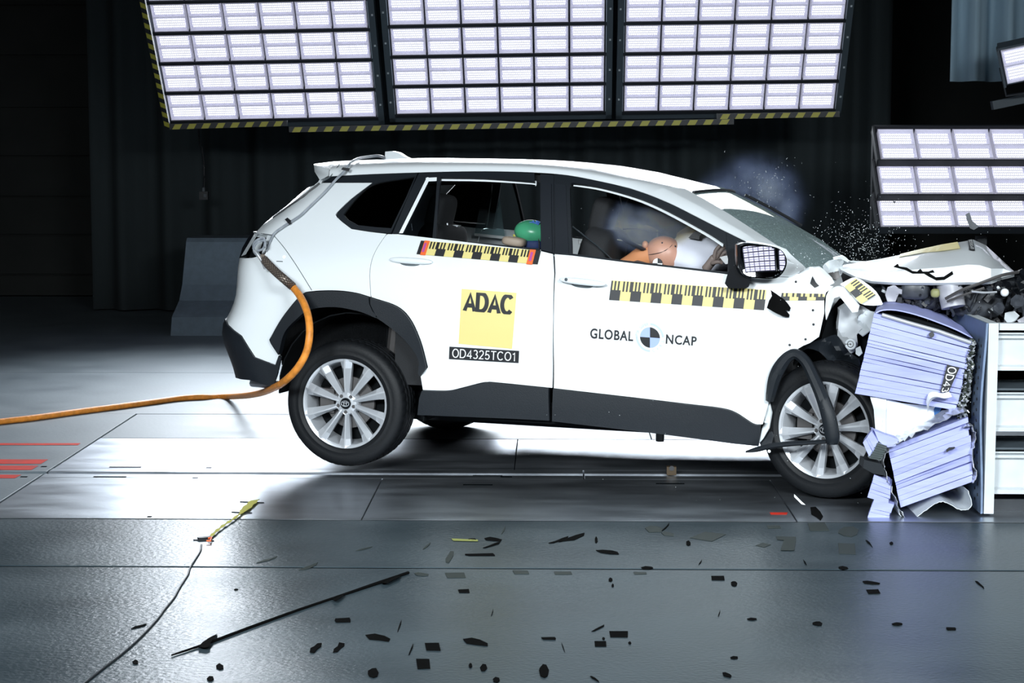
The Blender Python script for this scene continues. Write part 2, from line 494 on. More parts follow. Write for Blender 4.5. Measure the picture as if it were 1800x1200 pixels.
# dark strips on top paint the shade of slots beside the guide rail
for u, v, w in ((220, 821, 56), (193, 838, 58), (77, 820, 10), (42, 838, 12), (367, 822, 10), (343, 840, 10), (263, 908, 8), (857, 836, 52), (840, 852, 52), (1178, 850, 50), (890, 838, 20)):
    p = PZ(u, v); q = PZ(u + w, v)
    MB().box((p[0] - (q[0] - p[0]) / 2, p[1] - .012, .0002), (p[0] + (q[0] - p[0]) / 2, p[1] + .012, .0012)).build('slot_shade_strip', M_GROOVE, floor)
# red paint on the left floor
for q in (((-30, 778.5), (142, 778.5), (137, 782), (-30, 782)), ((-30, 807), (85, 807), (72, 815), (-30, 815)), ((-30, 818), (68, 818), (55, 825.5), (-30, 825.5)), ((-30, 834), (38, 834), (26, 840), (-30, 840))):
    P = [PZ(*c, .0006) for c in q]; P2 = [PZ(*c, .0016) for c in q]
    MB().prism(P, P2).build('painted_red_line', M_REDPAINT, floor)
P = [PZ(*c, .0006) for c in ((1353, 900.5), (1385, 900.5), (1383, 904), (1355, 904))]
MB().prism(P, [p + (0, 0, .001) for p in P]).build('painted_red_line', M_REDPAINT, floor)

structure(MB().box((XL - .2, YN, -.2), (XL, YF, ZC)).build('wall_left', M_WALLDARK))
structure(MB().box((XRT, YN, -.2), (XRT + .2, YF, ZC)).build('wall_right', M_WALLDARK))
structure(MB().box((XL - .2, YN - .2, -.2), (XRT + .2, YN, ZC)).build('wall_front', M_WALLDARK))
wb = structure(MB().box((XL - .2, YF, -.2), (XRT + .2, YF + .2, ZC)).build('wall_back', M_WALLDARK))
structure(MB().box((XL - .2, YN - .2, ZC), (XRT + .2, YF + .2, ZC + .2)).build('ceiling', M_CEIL))
# horizontal cladding boards of the back wall left of the curtain, with recessed joints
zz = [0.0] + [PW(80, v, YF - .05)[2] for v in (533, 483, 413, 346, 275, 190, 98, 10)] + [4.6]
for a, b in zip(zz, zz[1:]):
    MB().box((-8.9, YF - .06, a + .012), (-4.3, YF - .001, b - .012)).build('cladding_board', M_WALLDARK, wb)

# curtains
def curtain(name, label, x0, x1, Y, z0, z1, m, n, depth, seed, lean=0.0):
    rnd = random.Random(seed); rows = []
    N = n * 10; ph = [rnd.uniform(.6, 1.4) for _ in range(n + 2)]
    def off(s):
        k = s * n; i = int(k); f = k - i
        a = ph[min(i, n)] * (1 - f) + ph[min(i + 1, n + 1)] * f
        return depth * a * (sin(2 * pi * k) + .35 * sin(4 * pi * k + a * 3))
    for j in range(5):
        t = j / 4
        rows.append([(x0 + (x1 - x0) * i / N + lean * (1 - t) * (i / N - .5), Y + off(i / N) * (1 + .3 * (1 - t)), z0 + (z1 - z0) * t) for i in range(N + 1)])
    b = MB().grid(rows); V, F = solid(b.V, b.F, .006)
    o = mesh(name, V, F, m, None, True)
    return tag(o, label, 'curtain')
curtain('stage_curtain', 'wide black pleated curtain hanging behind the car and the lamp banks', PW(160, 400, 19.5)[0], PW(1563, 300, 19.5)[0], 19.5, .02, 7.5, M_CURTAIN, 17, .07, 3)
c = curtain('grey_curtain', 'short grey pleated curtain hanging above the tilted square floodlight', PW(1672, 100, 16.5)[0], PW(1840, 100, 16.5)[0] + .9, 16.5, PW(1680, 143, 16.5)[2], 5.6, M_CURTAINGREY, 6, .07, 8)

# ------------------------------------------------------------------ lamp banks
MODULE_MESH = {}
def module_meshes(w, h, led):
    k = (round(w, 4), round(h, 4), led.name)
    if k in MODULE_MESH: return MODULE_MESH[k]
    # tray: a shallow open box, front towards -n (local z is the front)
    t = MB(); d = .05; g = .006
    t.box((g, g, -d), (w - g, h - g, -d + .006))
    for lo, hi in (((g, g, -d), (2 * g, h - g, 0)), ((w - 2 * g, g, -d), (w - g, h - g, 0)), ((g, g, -d), (w - g, 2 * g, 0)), ((g, h - 2 * g, -d), (w - g, h - g, 0)), ((g, h / 2 - .004, -d), (w - g, h / 2 + .004, -.012))):
        t.box(lo, hi)
    me_t = mesh_data('lamp_tray', t.V, t.F, M_TRAY); fix_normals(me_t)
    me_b = []
    bw, bh = w * .80, h * .34
    me = bpy.data.meshes.new('led_array')
    me.from_pydata([(-bw / 2, -bh / 2, 0), (bw / 2, -bh / 2, 0), (bw / 2, bh / 2, 0), (-bw / 2, bh / 2, 0)], [], [(0, 1, 2, 3)])
    uv = me.uv_layers.new(name='UVMap')
    for i, c in enumerate(((0, 0), (1, 0), (1, 1), (0, 1))): uv.data[i].uv = c
    me.materials.append(led)
    MODULE_MESH[k] = (me_t, me)
    return MODULE_MESH[k]
def basis_obj(o, org, ex, ey):
    ex = np.array(ex, float); ey = np.array(ey, float); ez = np.cross(ex, ey)
    M = Matrix.Identity(4)
    for i in range(3):
        M[i][0], M[i][1], M[i][2], M[i][3] = ex[i], ey[i], ez[i], org[i]
    o.matrix_world = M
    return o
def place(o, parent, x, y, z):
    o.parent = parent; o.location = (x, y, z); return o
def fill_modules(root, nx, ny, w, h, gx, gy, led, x0=0, y0=0):
    tm, lm = module_meshes(w, h, led)
    for j in range(ny):
        for i in range(nx):
            t = link('lamp_module', tm); place(t, root, x0 + i * (w + gx), y0 + j * (h + gy), 0)
            for k in (.25, .75):
                a = link('led_array', lm); place(a, t, w * .5, h * k + (.004 if k < .5 else -.004), -.030)
def hazard(root, name, p, q, wid, n, nrm, slant=.6):
    """striped tape on a bar from p to q (local points), slanted yellow bars on black"""
    p, q, nrm = (np.array(x, float) for x in (p, q, nrm)); e = (q - p); L = np.linalg.norm(e); e /= L; s = np.cross(nrm, e); s /= np.linalg.norm(s)
    b = MB(); th = .006
    def quad(a0, a1, b0, b1, i, z):
        F = [p + e * a0 + nrm * z, p + e * a1 + nrm * z, p + e * b1 + s * wid + nrm * z, p + e * b0 + s * wid + nrm * z]
        b.prism(F, [x - nrm * .003 for x in F], i)
    quad(0, L, 0, L, 0, th)
    st = L / n
    for k in range(n):
        a = st * k + st * .12; sh = wid * slant
        quad(a, a + st * .5, min(L, a + sh), min(L, a + st * .5 + sh), 1, th + .002)
    return b.build(name, [M_INK, M_YELLOWTAPE], root)
UPV = np.array([0, -cos(math.radians(53.2)), sin(math.radians(53.2))])
def lamp_bank(label, u0, v0, u1, v1, Y, led, rows=7, grp='lamp banks behind the car'):
    A, B = PW(u0, v0, Y), PW(u1, v1, Y)
    ex = B - A; W = np.linalg.norm(ex); ex /= W
    ey = UPV - ex * (UPV @ ex); ey /= np.linalg.norm(ey)
    root = thing('lamp_bank', label, 'lamp', A, grp); basis_obj(root, A, ex, ey)
    return bank_parts(root, W, led, rows, True)
def lamp_beam(root, W, rows):
    l = bpy.data.lights.new('lamp_beam', 'AREA')
    l.shape = 'RECTANGLE'
    l.size, l.size_y = W, rows * .31
    l.spread = math.radians(BEAM_SPREAD)
    l.energy = BEAM_BACK
    l.color = (.86, .93, 1.0)
    lo = bpy.data.objects.new('lamp_beam', l); COL.objects.link(lo); lo.parent = root; lo.location = (W / 2, rows * .155, .02); lo.rotation_euler = (pi, 0, 0)
def bank_parts(root, W, led, rows, beam):
    gx = .004; w = (W - 5 * gx) / 6; h = .285; gy = .032
    fill_modules(root, 6, rows, w, h, gx, gy, led)
    if beam: lamp_beam(root, W, rows)
    H = rows * (h + gy)
    f = MB()
    for j in range(rows + 1): f.box((-.014, j * (h + gy) - gy + .003, -.10), (W + .014, j * (h + gy) - .003, .005))
    f.box((-.014, -.05, -.16), (W + .014, H, -.11))
    f.build('lamp_frame', M_BLACKMETAL, root)
    for x0, x1 in ((-.068, -.014), (W + .014, W + .068)):
        MB().box((x0, -.085, -.16), (x1, H, .0)).build('side_rail', M_FRAMEGREY, root)
    MB().box((-.068, -.085, -.12), (W + .068, -.045, .0)).build('bottom_rail', M_FRAMEGREY, root)
    st = MB().box((0, 0, -.02), (.006, h - .01, .008)); ms = mesh_data('edge_strip', st.V, st.F, M_TARPEDGE)
    bo = MB().box((-.008, 0, 0), (.008, .016, .008)); mb_ = mesh_data('fixing_bolt', bo.V, bo.F, M_WHITEMETAL)
    for j in range(rows):
        for x in (-.013, W + .007): place(link('edge_strip', ms), root, x, j * (h + gy) + .005, 0)
        for x in (-.045, W + .045): place(link('fixing_bolt', mb_), root, x, j * (h + gy) + h * .45, 0)
    return root
YB = 17.0
BANKS = [lamp_bank('left bank of six columns of white lamps hung above the rear of the car', 300, 212.5, 662, 205.5, YB, M_LED),
         lamp_bank('middle bank of six columns of white lamps hung above the car doors', 697, 201, 1062, 195.5, YB, M_LED),
         lamp_bank('third bank of white lamps hung above the bonnet and windscreen', 1096, 196, 1466, 191.5, YB, M_LED)]
# striped bars along the lower edge of the banks
def hz_bar(label, u0, v0, u1, v1, n, Y=YB - .09, wid=.045):
    A, B = PW(u0, v0, Y), PW(u1, v1, Y); L = np.linalg.norm(B - A)
    ex = (B - A) / L
    root = thing('warning_bar', label, 'warning bar', A, 'striped warning bars under the lamp banks'); ey = np.array([0, 0, 1.0]) - ex * ex[2]; ey /= np.linalg.norm(ey)
    basis_obj(root, A, ex, ey)
    MB().box((-.01, 0, -.04), (L + .01, wid + .006, 0)).build('bar', M_BLACKMETAL, root)
    hazard(root, 'striped_tape', (0, .0, 0), (L, .0, 0), wid, n, (0, 0, 1))
hz_bar('black and yellow striped bar under the left lamp bank', 300, 227.5, 503, 221.5, 8)
hz_bar('long black and yellow striped bar under the middle lamp bank', 510, 232.5, 1288, 218.5, 28)
hz_bar('black and yellow striped bar under the third lamp bank', 1262, 209.5, 1474, 205.5, 8)
bl = BANKS[0]
A = PW(299, 226, YB - .05); B = A + UPV * 1.35 + np.array([-.03, 0, 0]); ex = (B - A) / np.linalg.norm(B - A)
root = thing('warning_bar', 'striped bar rising along the outer edge of the left lamp bank', 'warning bar', A, 'striped warning bars under the lamp banks')
basis_obj(root, A, ex, np.cross((0, -UPV[2], UPV[1]), ex))
MB().box((0, 0, -.04), (1.36, .05, 0)).build('bar', M_BLACKMETAL, root)
hazard(root, 'striped_tape', (0, 0, 0), (1.36, 0, 0), .045, 13, (0, 0, 1))
# trusses that carry the banks from the ceiling
for bk in BANKS:
    b = MB()
    for x in (.2, 1.7):
        b.box((x - .03, 2.0, -.25), (x + .03, 2.06, -.10))
    b.build('bracket', M_BLACKMETAL, bk)
b = MB()
for x in (-3.0, -1.2, 1.0, 2.9): b.box((x - .03, 15.4, 3.4), (x + .03, 15.46, ZC))
b.box((-3.4, 15.38, 3.5), (3.4, 15.5, 3.62))
tag(b.build('hanging_truss', M_BLACKMETAL), 'dark truss hanging from the ceiling behind the lamp banks', 'truss')

# the matching lamp banks over the camera side, mirrored in the wing mirror
for k, (cx, lab) in enumerate(((-2.6, 'lamp bank over the camera side of the track, behind the rear wheel line'), (-.45, 'lamp bank over the camera side of the track, seen in the wing mirror'), (1.7, 'lamp bank over the camera side of the track, nearest the barrier'))):
    A = np.array([cx + .95, 3.2, 3.35]); ex = np.array([-1.0, 0, 0]); ey = np.array([0, cos(math.radians(53.2)) , sin(math.radians(53.2))])
    root = thing('lamp_bank', lab, 'lamp', A, 'lamp banks over the camera side'); basis_obj(root, A, ex, ey)
    bank_parts(root, 1.9, M_LEDFRONT, 6, False)

# lower bank right: three tilted rows on a black frame
Y2 = 15.0
root = thing('lamp_stand', 'low stand of three tilted rows of white lamps behind the barrier', 'lamp', PW(1540, 400, Y2) * (1, 1, 0))
ang = math.radians(46)
for v in (278.5, 339.5, 397):
    A = PW(1549.5, v, Y2)
    r = link('lamp_row', mesh_data('lamp_row', *(lambda b: (b.V, b.F))(MB().box((-.035, -.02, -.068), (1.90, .375, -.055)).box((-.035, -.02, -.06), (-.02, .375, .012)).box((-.035, .36, -.06), (1.9, .375, .012)).box((-.035, -.02, -.06), (1.9, -.008, .0))), M_BLACKMETAL))
    fix_normals(r.data)
    r.parent = root
    ey = np.array([0, sin(ang), cos(ang)])
    M = Matrix(((1, 0, 0, A[0] - root.location[0]), (0, ey[1], -ey[2], A[1] - root.location[1]), (0, ey[2], ey[1], A[2] - root.location[2]), (0, 0, 0, 1)))
    r.matrix_local = M
    tm, lm = module_meshes(.298, .345, M_LED)
    for i in range(6):
        t = link('lamp_module', tm); place(t, r, i * .302, 0, 0)
        # arrays share the module's own mesh level
        for kk in (.25, .75):
            a = link('led_array', lm); a.parent = r; a.location = (i * .302 + .149, .345 * kk, -.028)
b = MB()
ox, oz = root.location[0], root.location[2]
b.box((.03, .40, 1.05), (2.2, .48, 1.9)); b.box((.9, .40, 0), (.98, .48, 1.0)); b.box((1.9, .40, 0), (1.98, .48, 1.0))
b.build('lamp_frame', M_BLACKMETAL, root)

# floodlight upper right, with its yoke and arm
A = PW(1770, 149, 15.2)
root = thing('floodlight', 'tilted square floodlight on an arm below the grey curtain', 'lamp', A)
ex = np.array([.93, -.3, .20]); ex /= np.linalg.norm(ex); ey = np.array([-.32, -.25, .92]); ey -= ex * (ex @ ey); ey /= np.linalg.norm(ey)
basis_obj(root, A, ex, ey)
fill_modules(root, 3, 1, .26, .29, .004, 0, M_LED)
MB().box((-.02, -.02, -.16), (.82, .31, -.055)).box((-.025, -.02, -.06), (-.008, .31, .01)).box((-.025, .295, -.06), (.82, .312, .01)).build('lamp_housing', M_FRAMEGREY, root)
MB().tube([(-.03, .12, -.1), (-.03, -.12, -.1), (.3, -.14, -.1), (.82, -.14, -.1)], .012, 6).build('yoke', M_BLACKMETAL, root)
P0, P1 = PW(1745, 193, 15.55), PW(1830, 175, 15.55)
b = MB().box((0, 0, -.04), (np.linalg.norm(P1 - P0) + .6, .07, .04))
o = tag(b.build('hanging_lamp_arm', M_FRAMEGREY), 'dark metal lamp arm under the tilted floodlight', 'bracket')
ex = (P1 - P0) / np.linalg.norm(P1 - P0); ey = np.array([0, 0, 1.0]) - ex * ex[2]; ey /= np.linalg.norm(ey); basis_obj(o, P0, ex, ey)

# ------------------------------------------------------------------ far left: grey block and hanging switch
blk_prof = [(17.0, 0.0), (17.0, .17), (17.04, .19), (17.30, .30), (17.40, .44), (17.46, .84), (17.50, .875), (18.1, .875), (18.2, 0.0)]
xl = lambda z: PW(306 + 13 * min(1, z / .84), 500, 17.2)[0]
xr_ = PW(476, 500, 17.2)[0]
blk = MB().prism([(xl(z), y, z) for y, z in blk_prof], [(xr_, y, z) for y, z in blk_prof]).build('concrete_block', M_BLOCK)
tag(blk, 'pale grey concrete block standing on the floor behind the tail of the car', 'block')
P = [PW(351, 225, 18.6) + np.array([0, 0, 1.5]), PW(349, 225, 18.6), PW(355, 262, 18.6), PW(359, 300, 18.6), PW(358, 333, 18.6)]
root = thing('hanging_switch_box', 'small black switch box hanging on a cable in front of the black curtain', 'switch', P[-1])
cb = MB().tube([p - P[-1] for p in smooth_path(P)], .009, 6); cb.build('cable', M_INK, root, 40)
MB().box((-.04, -.03, -.10), (.045, .03, -.02)).box((.005, -.036, -.075), (.03, -.03, -.045), 1).box((-.012, -.01, -.02), (.012, .01, .02), 1).build('switch_box', [M_INK, M_FRAMEGREY], root)
# ------------------------------------------------------------------ the crashed car
car = thing('car', 'white estate-like off-road car with crushed front, nose pressed into the barrier', 'car', CT)
car.matrix_world = Matrix([[*CM[i], CT[i]] for i in range(3)] + [[0, 0, 0, 1]])
def C(pts, step=5):                    # smooth curve through picture-measured points
    P = smooth_path([(p[0], p[1], 0) for p in pts], step)
    return [(float(p[0]), float(p[1])) for p in P]
def L2(poly):
    out = []
    for p in poly:
        if p[0] == 'L': out.append((p[1], p[2]))
        else:
            q = PS(p[0], p[1]); out.append((float(q[0]), float(q[2])))
    return out
FAR = []
def flank(name, parent, poly, m, holes=(), off=0.0, t=.012, res=.055, d=.0015, far=True, lip=0.0, smooth=50):
    o2 = L2(poly)
    h2 = [L2(h) for h in holes]
    o2 = inset(o2, d)
    P, T = fill2d(o2, h2, res)
    V = []
    for x, z in P: V.append((x, -(S(x, z) + off), z))
    # orient outward (towards -y)
    T2 = []
    for t_ in T:
        a, b, c = (np.array(V[i]) for i in t_)
        T2.append(t_ if np.cross(b - a, c - a)[1] < 0 else t_[::-1])
    W, F = solid(V, T2, t)
    o = mesh(name, W, F, m, parent); sharp(o, smooth)
    if far: FAR.append((W, F, m, name))
    return o
def surf(off):
    return lambda u, v: PS(u, v, off)

# --- outlines measured on the flank
xr = lambda z, e=.012: ('L', float(-XR(z) + e), z)
ARCH = C([(492, 624), (477, 600), (480, 589), (500, 555), (530, 519), (548, 512), (590, 510.5), (625, 514.5), (651, 522)])
ARCHB = C([(653, 522.5), (698, 538), (722, 561), (740, 600), (752, 645)])
DREAR = C([(680, 410.5), (664, 434), (654, 456), (650, 480), (651, 505), (652, 522)])
BAND = C([(578, 310), (650, 306), (735, 303), (800, 301.3), (870, 301), (940, 303), (1000, 308), (1062, 320), (1100, 329), (1139, 341), (1180, 358), (1216, 376), (1267, 402), (1310, 423)])
def band_part(a, b):
    return [p for p in BAND if a <= p[0] <= b]
SILLT_R = C([(743, 685.5), (770, 686.5), (792, 686), (812, 681.5), (845, 673), (858, 671.5), (871, 672), (966, 681.5)])
SILLT_F = C([(973, 682.5), (1100, 697), (1210, 710), (1268, 717), (1294, 725), (1324, 744), (1339, 746)])

z_lampb = float(PS(425, 452)[2])
z1 = float(PS(405, 553)[2])
quarter = [(567, 321), (655, 321)] + C([(655, 321), (618, 349), (594, 372), (591, 379), (601, 389), (618, 402)], 4)[1:] + C([(618, 402), (650, 407), (680, 410.5)], 3)[1:] + DREAR[1:] + ARCH[::-1] + [(485, 641), (470, 636), (449, 628), (425, 590)]
quarter += [xr(z1), xr(.85), xr(.95), xr(z_lampb - .01), (443, 453), (466, 446), (478, 413), (449, 409.5)]
quarter += [xr(1.24), xr(1.32), xr(1.40), xr(1.47)]
body = flank('rear_quarter_panel', car, quarter, M_WHITE)
rear_lower = [(485, 641), (470, 636), (449, 628), (425, 590), xr(z1), xr(.72), xr(.60), xr(.50), xr(.43), (440, 668), (470, 677), (482, 680), (489, 660), (496, 629), (491, 624)]
flank('rear_bumper', car, rear_lower, M_PLASTIC, off=.012)
# tail lamp socket and the lamp on the tailgate
flank('tail_lamp_socket', car, [(449, 410), (477, 413.5), (465, 446), (443, 452), xr(z_lampb, .03), xr(1.19, .03)], M_DARK, off=-.07, far=False)
s = MB()
for q in ([(447, 411), (453, 412), (432, 447), (424, 450)], [(470, 413), (477, 414), (466, 445), (460, 446)], [(447, 410), (477, 413.5), (476, 418), (446, 416)], [(452, 420), (462, 424), (455, 446), (446, 440)]):
    s.prism([PS(u, v, -.012) for u, v in q], [PS(u, v, -.06) for u, v in q])
s.build('lamp_socket_flange', M_WHITEMETAL, car)
s = MB()
rows = []
for (u, v) in ((447, 408), (438, 422), (428, 438), (420, 452)):
    p = PS(u, v, -.02); zc = p[2]; rows.append([(-XR(zc) + .02, -WID(zc) + RY * .75, zc), (-XR(zc) - .035, -WID(zc) + RY * .8, zc), (-XR(zc) - .045, -.25, zc)])
sheet('tail_lamp', rows, M_GLOSSBLK, car, .02)

# tailgate and rear closing panels
rows = []
for z in np.linspace(.45, 1.58, 16):
    x0 = -XR(z); yb = WID(z) - RY + .05
    rows.append([(x0 + .012 - .03 * (1 - (y / yb) ** 2), y, z) for y in np.linspace(-yb, yb, 9)])
sheet('tailgate', rows, M_WHITE, car, .02)
rows = []
for z in np.linspace(1.22, 1.54, 6):
    x0 = -XR(z); yb = WID(z) - RY - .0
    rows.append([(x0 - .006 - .03 * (1 - (y / yb) ** 2), y, z) for y in np.linspace(-yb, yb, 9)])
sheet('rear_window', rows, M_TINTGLASS, car, .006)

# doors
rdoor_poly = [(681, 411), (700, 411)] + [(820, 425), (950, 440.5), (972.5, 446)] + [(974.5, 480), (973, 560), (971, 682)] + [(966, 681.5)] + SILLT_R[::-1][1:] + [(739, 661), (752, 645)] + ARCHB[::-1][1:] + DREAR[::-1][1:-1]
rdoor = flank('rear_door', car, rdoor_poly, M_WHITE)
fdoor_poly = [(974.5, 446), (1005, 448.5), (1100, 460.5), (1200, 472), (1283, 482), (1387, 487)] + C([(1387, 487), (1380, 530), (1372, 590), (1366, 640), (1356, 690), (1341, 746)], 3)[1:] + SILLT_F[::-1][1:]+ [(973, 560), (976, 480)]
fdoor = flank('front_door', car, fdoor_poly, M_WHITE)
# lower claddings
flank('door_cladding', rdoor, SILLT_R + [(967.5, 739), (900, 735.5), (735, 729), (738, 700)], M_PLASTIC, off=.016, t=.03)
flank('door_cladding', fdoor, SILLT_F + [(1335, 784), (1290, 779.5), (1204, 768), (1150, 761), (971.5, 740)], M_PLASTIC, off=.016, t=.03)
# wheel arch claddings, rear
ARCH_IN = C([(493, 621), (503, 585), (524, 561), (548, 544), (590, 539.5), (629, 546), (650, 553)])
ARCH_IN2 = C([(650, 553), (668, 561), (704, 588), (728, 615), (738, 636), (736, 660)])
flank('wheel_arch_cladding', car, ARCH + [(652, 533), (657, 545), (664, 553), (663, 559)] + ARCH_IN[::-1], M_PLASTIC, off=.022, t=.05)
flank('wheel_arch_cladding', rdoor, ARCHB + [(748, 653), (739, 661)] + ARCH_IN2[::-1][1:-1] + [(665, 556.5), (658, 545), (653, 534)], M_PLASTIC, off=.022, t=.05)

# window frames, side trims
fr_out = [(737, 303)] + band_part(738, 949) + [(949, 440.5), (820, 425), (700, 411), (690, 410)]
h_q = C([(749, 313), (758, 312.5), (769, 311.5)], 2) + [(766, 360), (760.5, 418.5), (701, 410.5), (722, 366)]
h_m = [(775, 311)] + C([(775, 311), (850, 312), (935, 318), (944, 321)], 3)[1:] + [(946.5, 380), (947, 436.5), (766.5, 419.5), (770, 365)]
flank('window_frame', rdoor, fr_out, M_PLASTIC, holes=(h_q, h_m), off=.004, t=.02)
ff_out = [(974, 307)] + band_part(975, 1311) + [(1298, 450), (1285, 482), (1200, 472), (1100, 460.5), (1005, 448.5), (974.5, 446)]
h_f = [(1002, 330)] + C([(1004, 322), (1012, 321.5), (1050, 327), (1090, 337), (1130, 350), (1170, 368), (1215, 392), (1250, 412), (1274, 428)], 3) + [(1280, 455), (1279, 478), (1200, 469), (1100, 457.5), (1006, 445.5)]
flank('window_frame', fdoor, ff_out, M_PLASTIC, holes=(h_f,), off=.004, t=.02)
flank('pillar_trim', car, [(949, 305), (974, 307), (974.5, 446), (950, 440.5)], M_PILLAR, off=-.004, t=.02)
flank('pillar_trim', rdoor, [(951, 320), (970, 322), (971.5, 444), (951, 439)], M_PILLAR, off=.007, t=.01, far=False)
flank('pillar_trim', fdoor, [(976, 322), (996, 325), (1001, 447), (977, 444)], M_PILLAR, off=.010, t=.01, far=False)
# white inner edge of the window openings (bare painted frame)
def inner_strip(parent, px, w0, off=-.03):
    A = [PS(u, v, off) for u, v in px]; B = [PS(u + w0[0], v + w0[1], off - .012) for u, v in px]
    b = MB().strip(A, B); V, F = solid(b.V, b.F, .006); return mesh('frame_flange', V, F, M_WHITE, parent)
inner_strip(rdoor, C([(701, 410), (723, 366), (750, 312)], 3), (6.5, 0), .004)
inner_strip(rdoor, [(749, 312.5), (768, 311.5)], (0, 6.5), .004)
inner_strip(rdoor, C([(775, 311), (850, 312), (935, 317), (942, 320)], 3), (0, 7), -.022)
inner_strip(fdoor, C([(1010, 320.5), (1050, 326.5), (1090, 336.5), (1130, 349.5), (1170, 367.5), (1215, 391.5), (1250, 411.5), (1273, 427)], 3), (-1.5, 6.5), -.022)
# glass
flank('quarter_glass', rdoor, h_q, M_SMOKEGLASS, off=-.012, t=.005, d=-.004, far=False)
o = flank('window_glass', car, [(604, 376.5)] + C([(604, 376.5), (622, 353), (645, 330), (665, 321), (700, 315), (733, 310)], 3)[1:] + [(716, 347), (689, 401), (660, 399), (629, 395.5), (612, 386)], M_TINTGLASS, off=-.006, t=.006, d=0)
qf = [(567, 320.5), (579, 310.5)] + band_part(580, 736) + [(720, 341), (688, 409.5), (680, 410.5), (650, 407), (618, 402), (601, 389), (591, 379), (594, 372), (618, 349), (655, 321)]
flank('window_surround', car, qf, M_PLASTIC, holes=([(604, 376.5)] + C([(604, 376.5), (622, 353), (645, 330), (665, 321), (700, 315), (730, 310)], 3)[1:] + [(714, 347), (688, 401), (660, 399), (629, 395.5), (612, 386)],), off=.003, t=.02)

# roof
xs_roof = [float(PS(u, v)[0]) for u, v in BAND]; zs_roof = [float(PS(u, v)[2]) for u, v in BAND]
zb = lambda x: float(np.interp(x, xs_roof, zs_roof))
zc = pchip([-.50, -.403, -.135, .295, .635, .835, 1.172, 1.338, 1.586, 1.775], [1.625, 1.633, 1.648, 1.664, 1.664, 1.662, 1.642, 1.619, 1.576, 1.511])
def roof_sec(x, n=13):
    z0 = zb(x); y0 = S(max(x, -.19), z0) - (max(0, -.19 - x) * .25); c = float(zc(x)); sec = []
    for k in range(n):
        a = (k / (n - 1)) * pi / 2
        y = -y0 * cos(a) ** .80; z = z0 + (c - z0) * sin(a) ** .62
        sec.append(np.array([x, y, z]))
    return sec
near = [roof_sec(x) for x in np.linspace(-.205, 1.40, 26)]
Hn, Hc = PL(1203, 331, -.56), PL(1248, 333, 0)
E1 = PS(1139, 341)
def qb(a, b, c, n): return [a * (1 - t) ** 2 + 2 * b * t * (1 - t) + c * t * t for t in np.linspace(0, 1, n)]
side = [PS(1139, 341), PL(1158, 334, -.668), PL(1180, 330, -.612), Hn]
head = qb(Hn, np.array([Hc[0] + .0, -.3, Hc[2] + .004]), Hc, 10)[1:]
last = side + head
prev = near[-1]; mid = [(a + b) / 2 + np.array([0, 0, .004]) for a, b in zip(prev, last)]
near += [mid, last]
full = [sec + [p * (1, -1, 1) for p in sec[::-1][1:]] for sec in near]
roof = sheet('roof', full, M_WHITE, car, -.012, 60)
# headliner and cant rails
rows = [[p * (1, .93, 1) - (0, 0, .035 + .02 * (1 if 0 else 1)) for p in sec] for sec in full[:-1]]
sheet('headliner', rows, M_INTERIOR, car, .01, 60)
# A pillars
low = [PS(u, v) for u, v in BAND if 1138 <= u <= 1310]
lo_path = smooth_path(low, 2)
NL = 16
lo_s = [np.array([np.interp(i / (NL - 1), np.linspace(0, 1, len(low)), [p[k] for p in low]) for k in range(3)]) for i in range(NL)]
WSE = [(1203, 331, -.56), (1243, 353, -.595), (1282, 376, -.63), (1325, 404, -.665), (1369, 433, -.70), (1395, 455, -.72), (1420, 478, -.74)]
wse = [PL(*p) for p in WSE]
up_s = [np.array([np.interp(i / (NL - 1), np.linspace(0, 1, len(wse)), [p[k] for p in wse]) for k in range(3)]) for i in range(NL)]
lo_s[-1] = PS(1312, 424)
def apillar(sgn, name):
    rows = []
    for a, b in zip(lo_s, up_s):
        m_ = (a + b) / 2; out = np.array([.0, -.018, .018])
        rows.append([a * (1, -sgn, 1), (m_ * .5 + (a * .75 + b * .25) * .5 + out) * (1, -sgn, 1), (m_ + out * .9) * (1, -sgn, 1), b * (1, -sgn, 1)])
    return sheet(name, rows, M_WHITE, car, .012 * sgn, 60)
apillar(-1, 'windscreen_pillar'); apillar(1, 'windscreen_pillar')
# fender shoulder between pillar foot and wing
b = [(1312, 424), (1330, 434), (1352, 450), (1380, 468), (1400, 480), (1424, 482)]
rows = []
tops = [PL(*p) for p in ((1380, 440, -.71), (1388, 449, -.715), (1397, 457, -.72), (1408, 466, -.73), (1416, 474, -.735), (1422, 479, -.74))]
bots = [PS(1311, 424), PS(1300, 445), PS(1288, 470), PS(1300, 482), PS(1350, 485), PS(1392, 487)]
for a, c in zip(bots, tops): rows.append([a, (a * .6 + c * .4) + (0, -.02, .01), (a * .25 + c * .75) + (0, -.015, .01), c])
sheet('front_wing', rows, M_WHITE, car, .01, 70)

# windscreen, bowed across
rows = []
for i, a in enumerate(up_s):
    t = i / (NL - 1)
    rows.append([np.array([a[0] + .10 * (.25 + .75 * t) * (1 - (y / a[1]) ** 2), y, a[2] + .012 * (1 - (y / a[1]) ** 2)]) for y in np.linspace(a[1], -a[1], 15)])
sheet('windscreen', rows, M_WINDSCREEN, car, -.006, 60)
P = [r[-2] + np.array([.012, 0, .012]) for r in rows[2:9]]
MB().tube(P, .010, 6).build('wiper_arm', M_INK, car, 50)
P = [np.array(rows[1][k]) + np.array([.0, 0, .006]) for k in range(15)]
MB().tube(P, .008, 6).build('windscreen_seal', M_INK, car, 50)

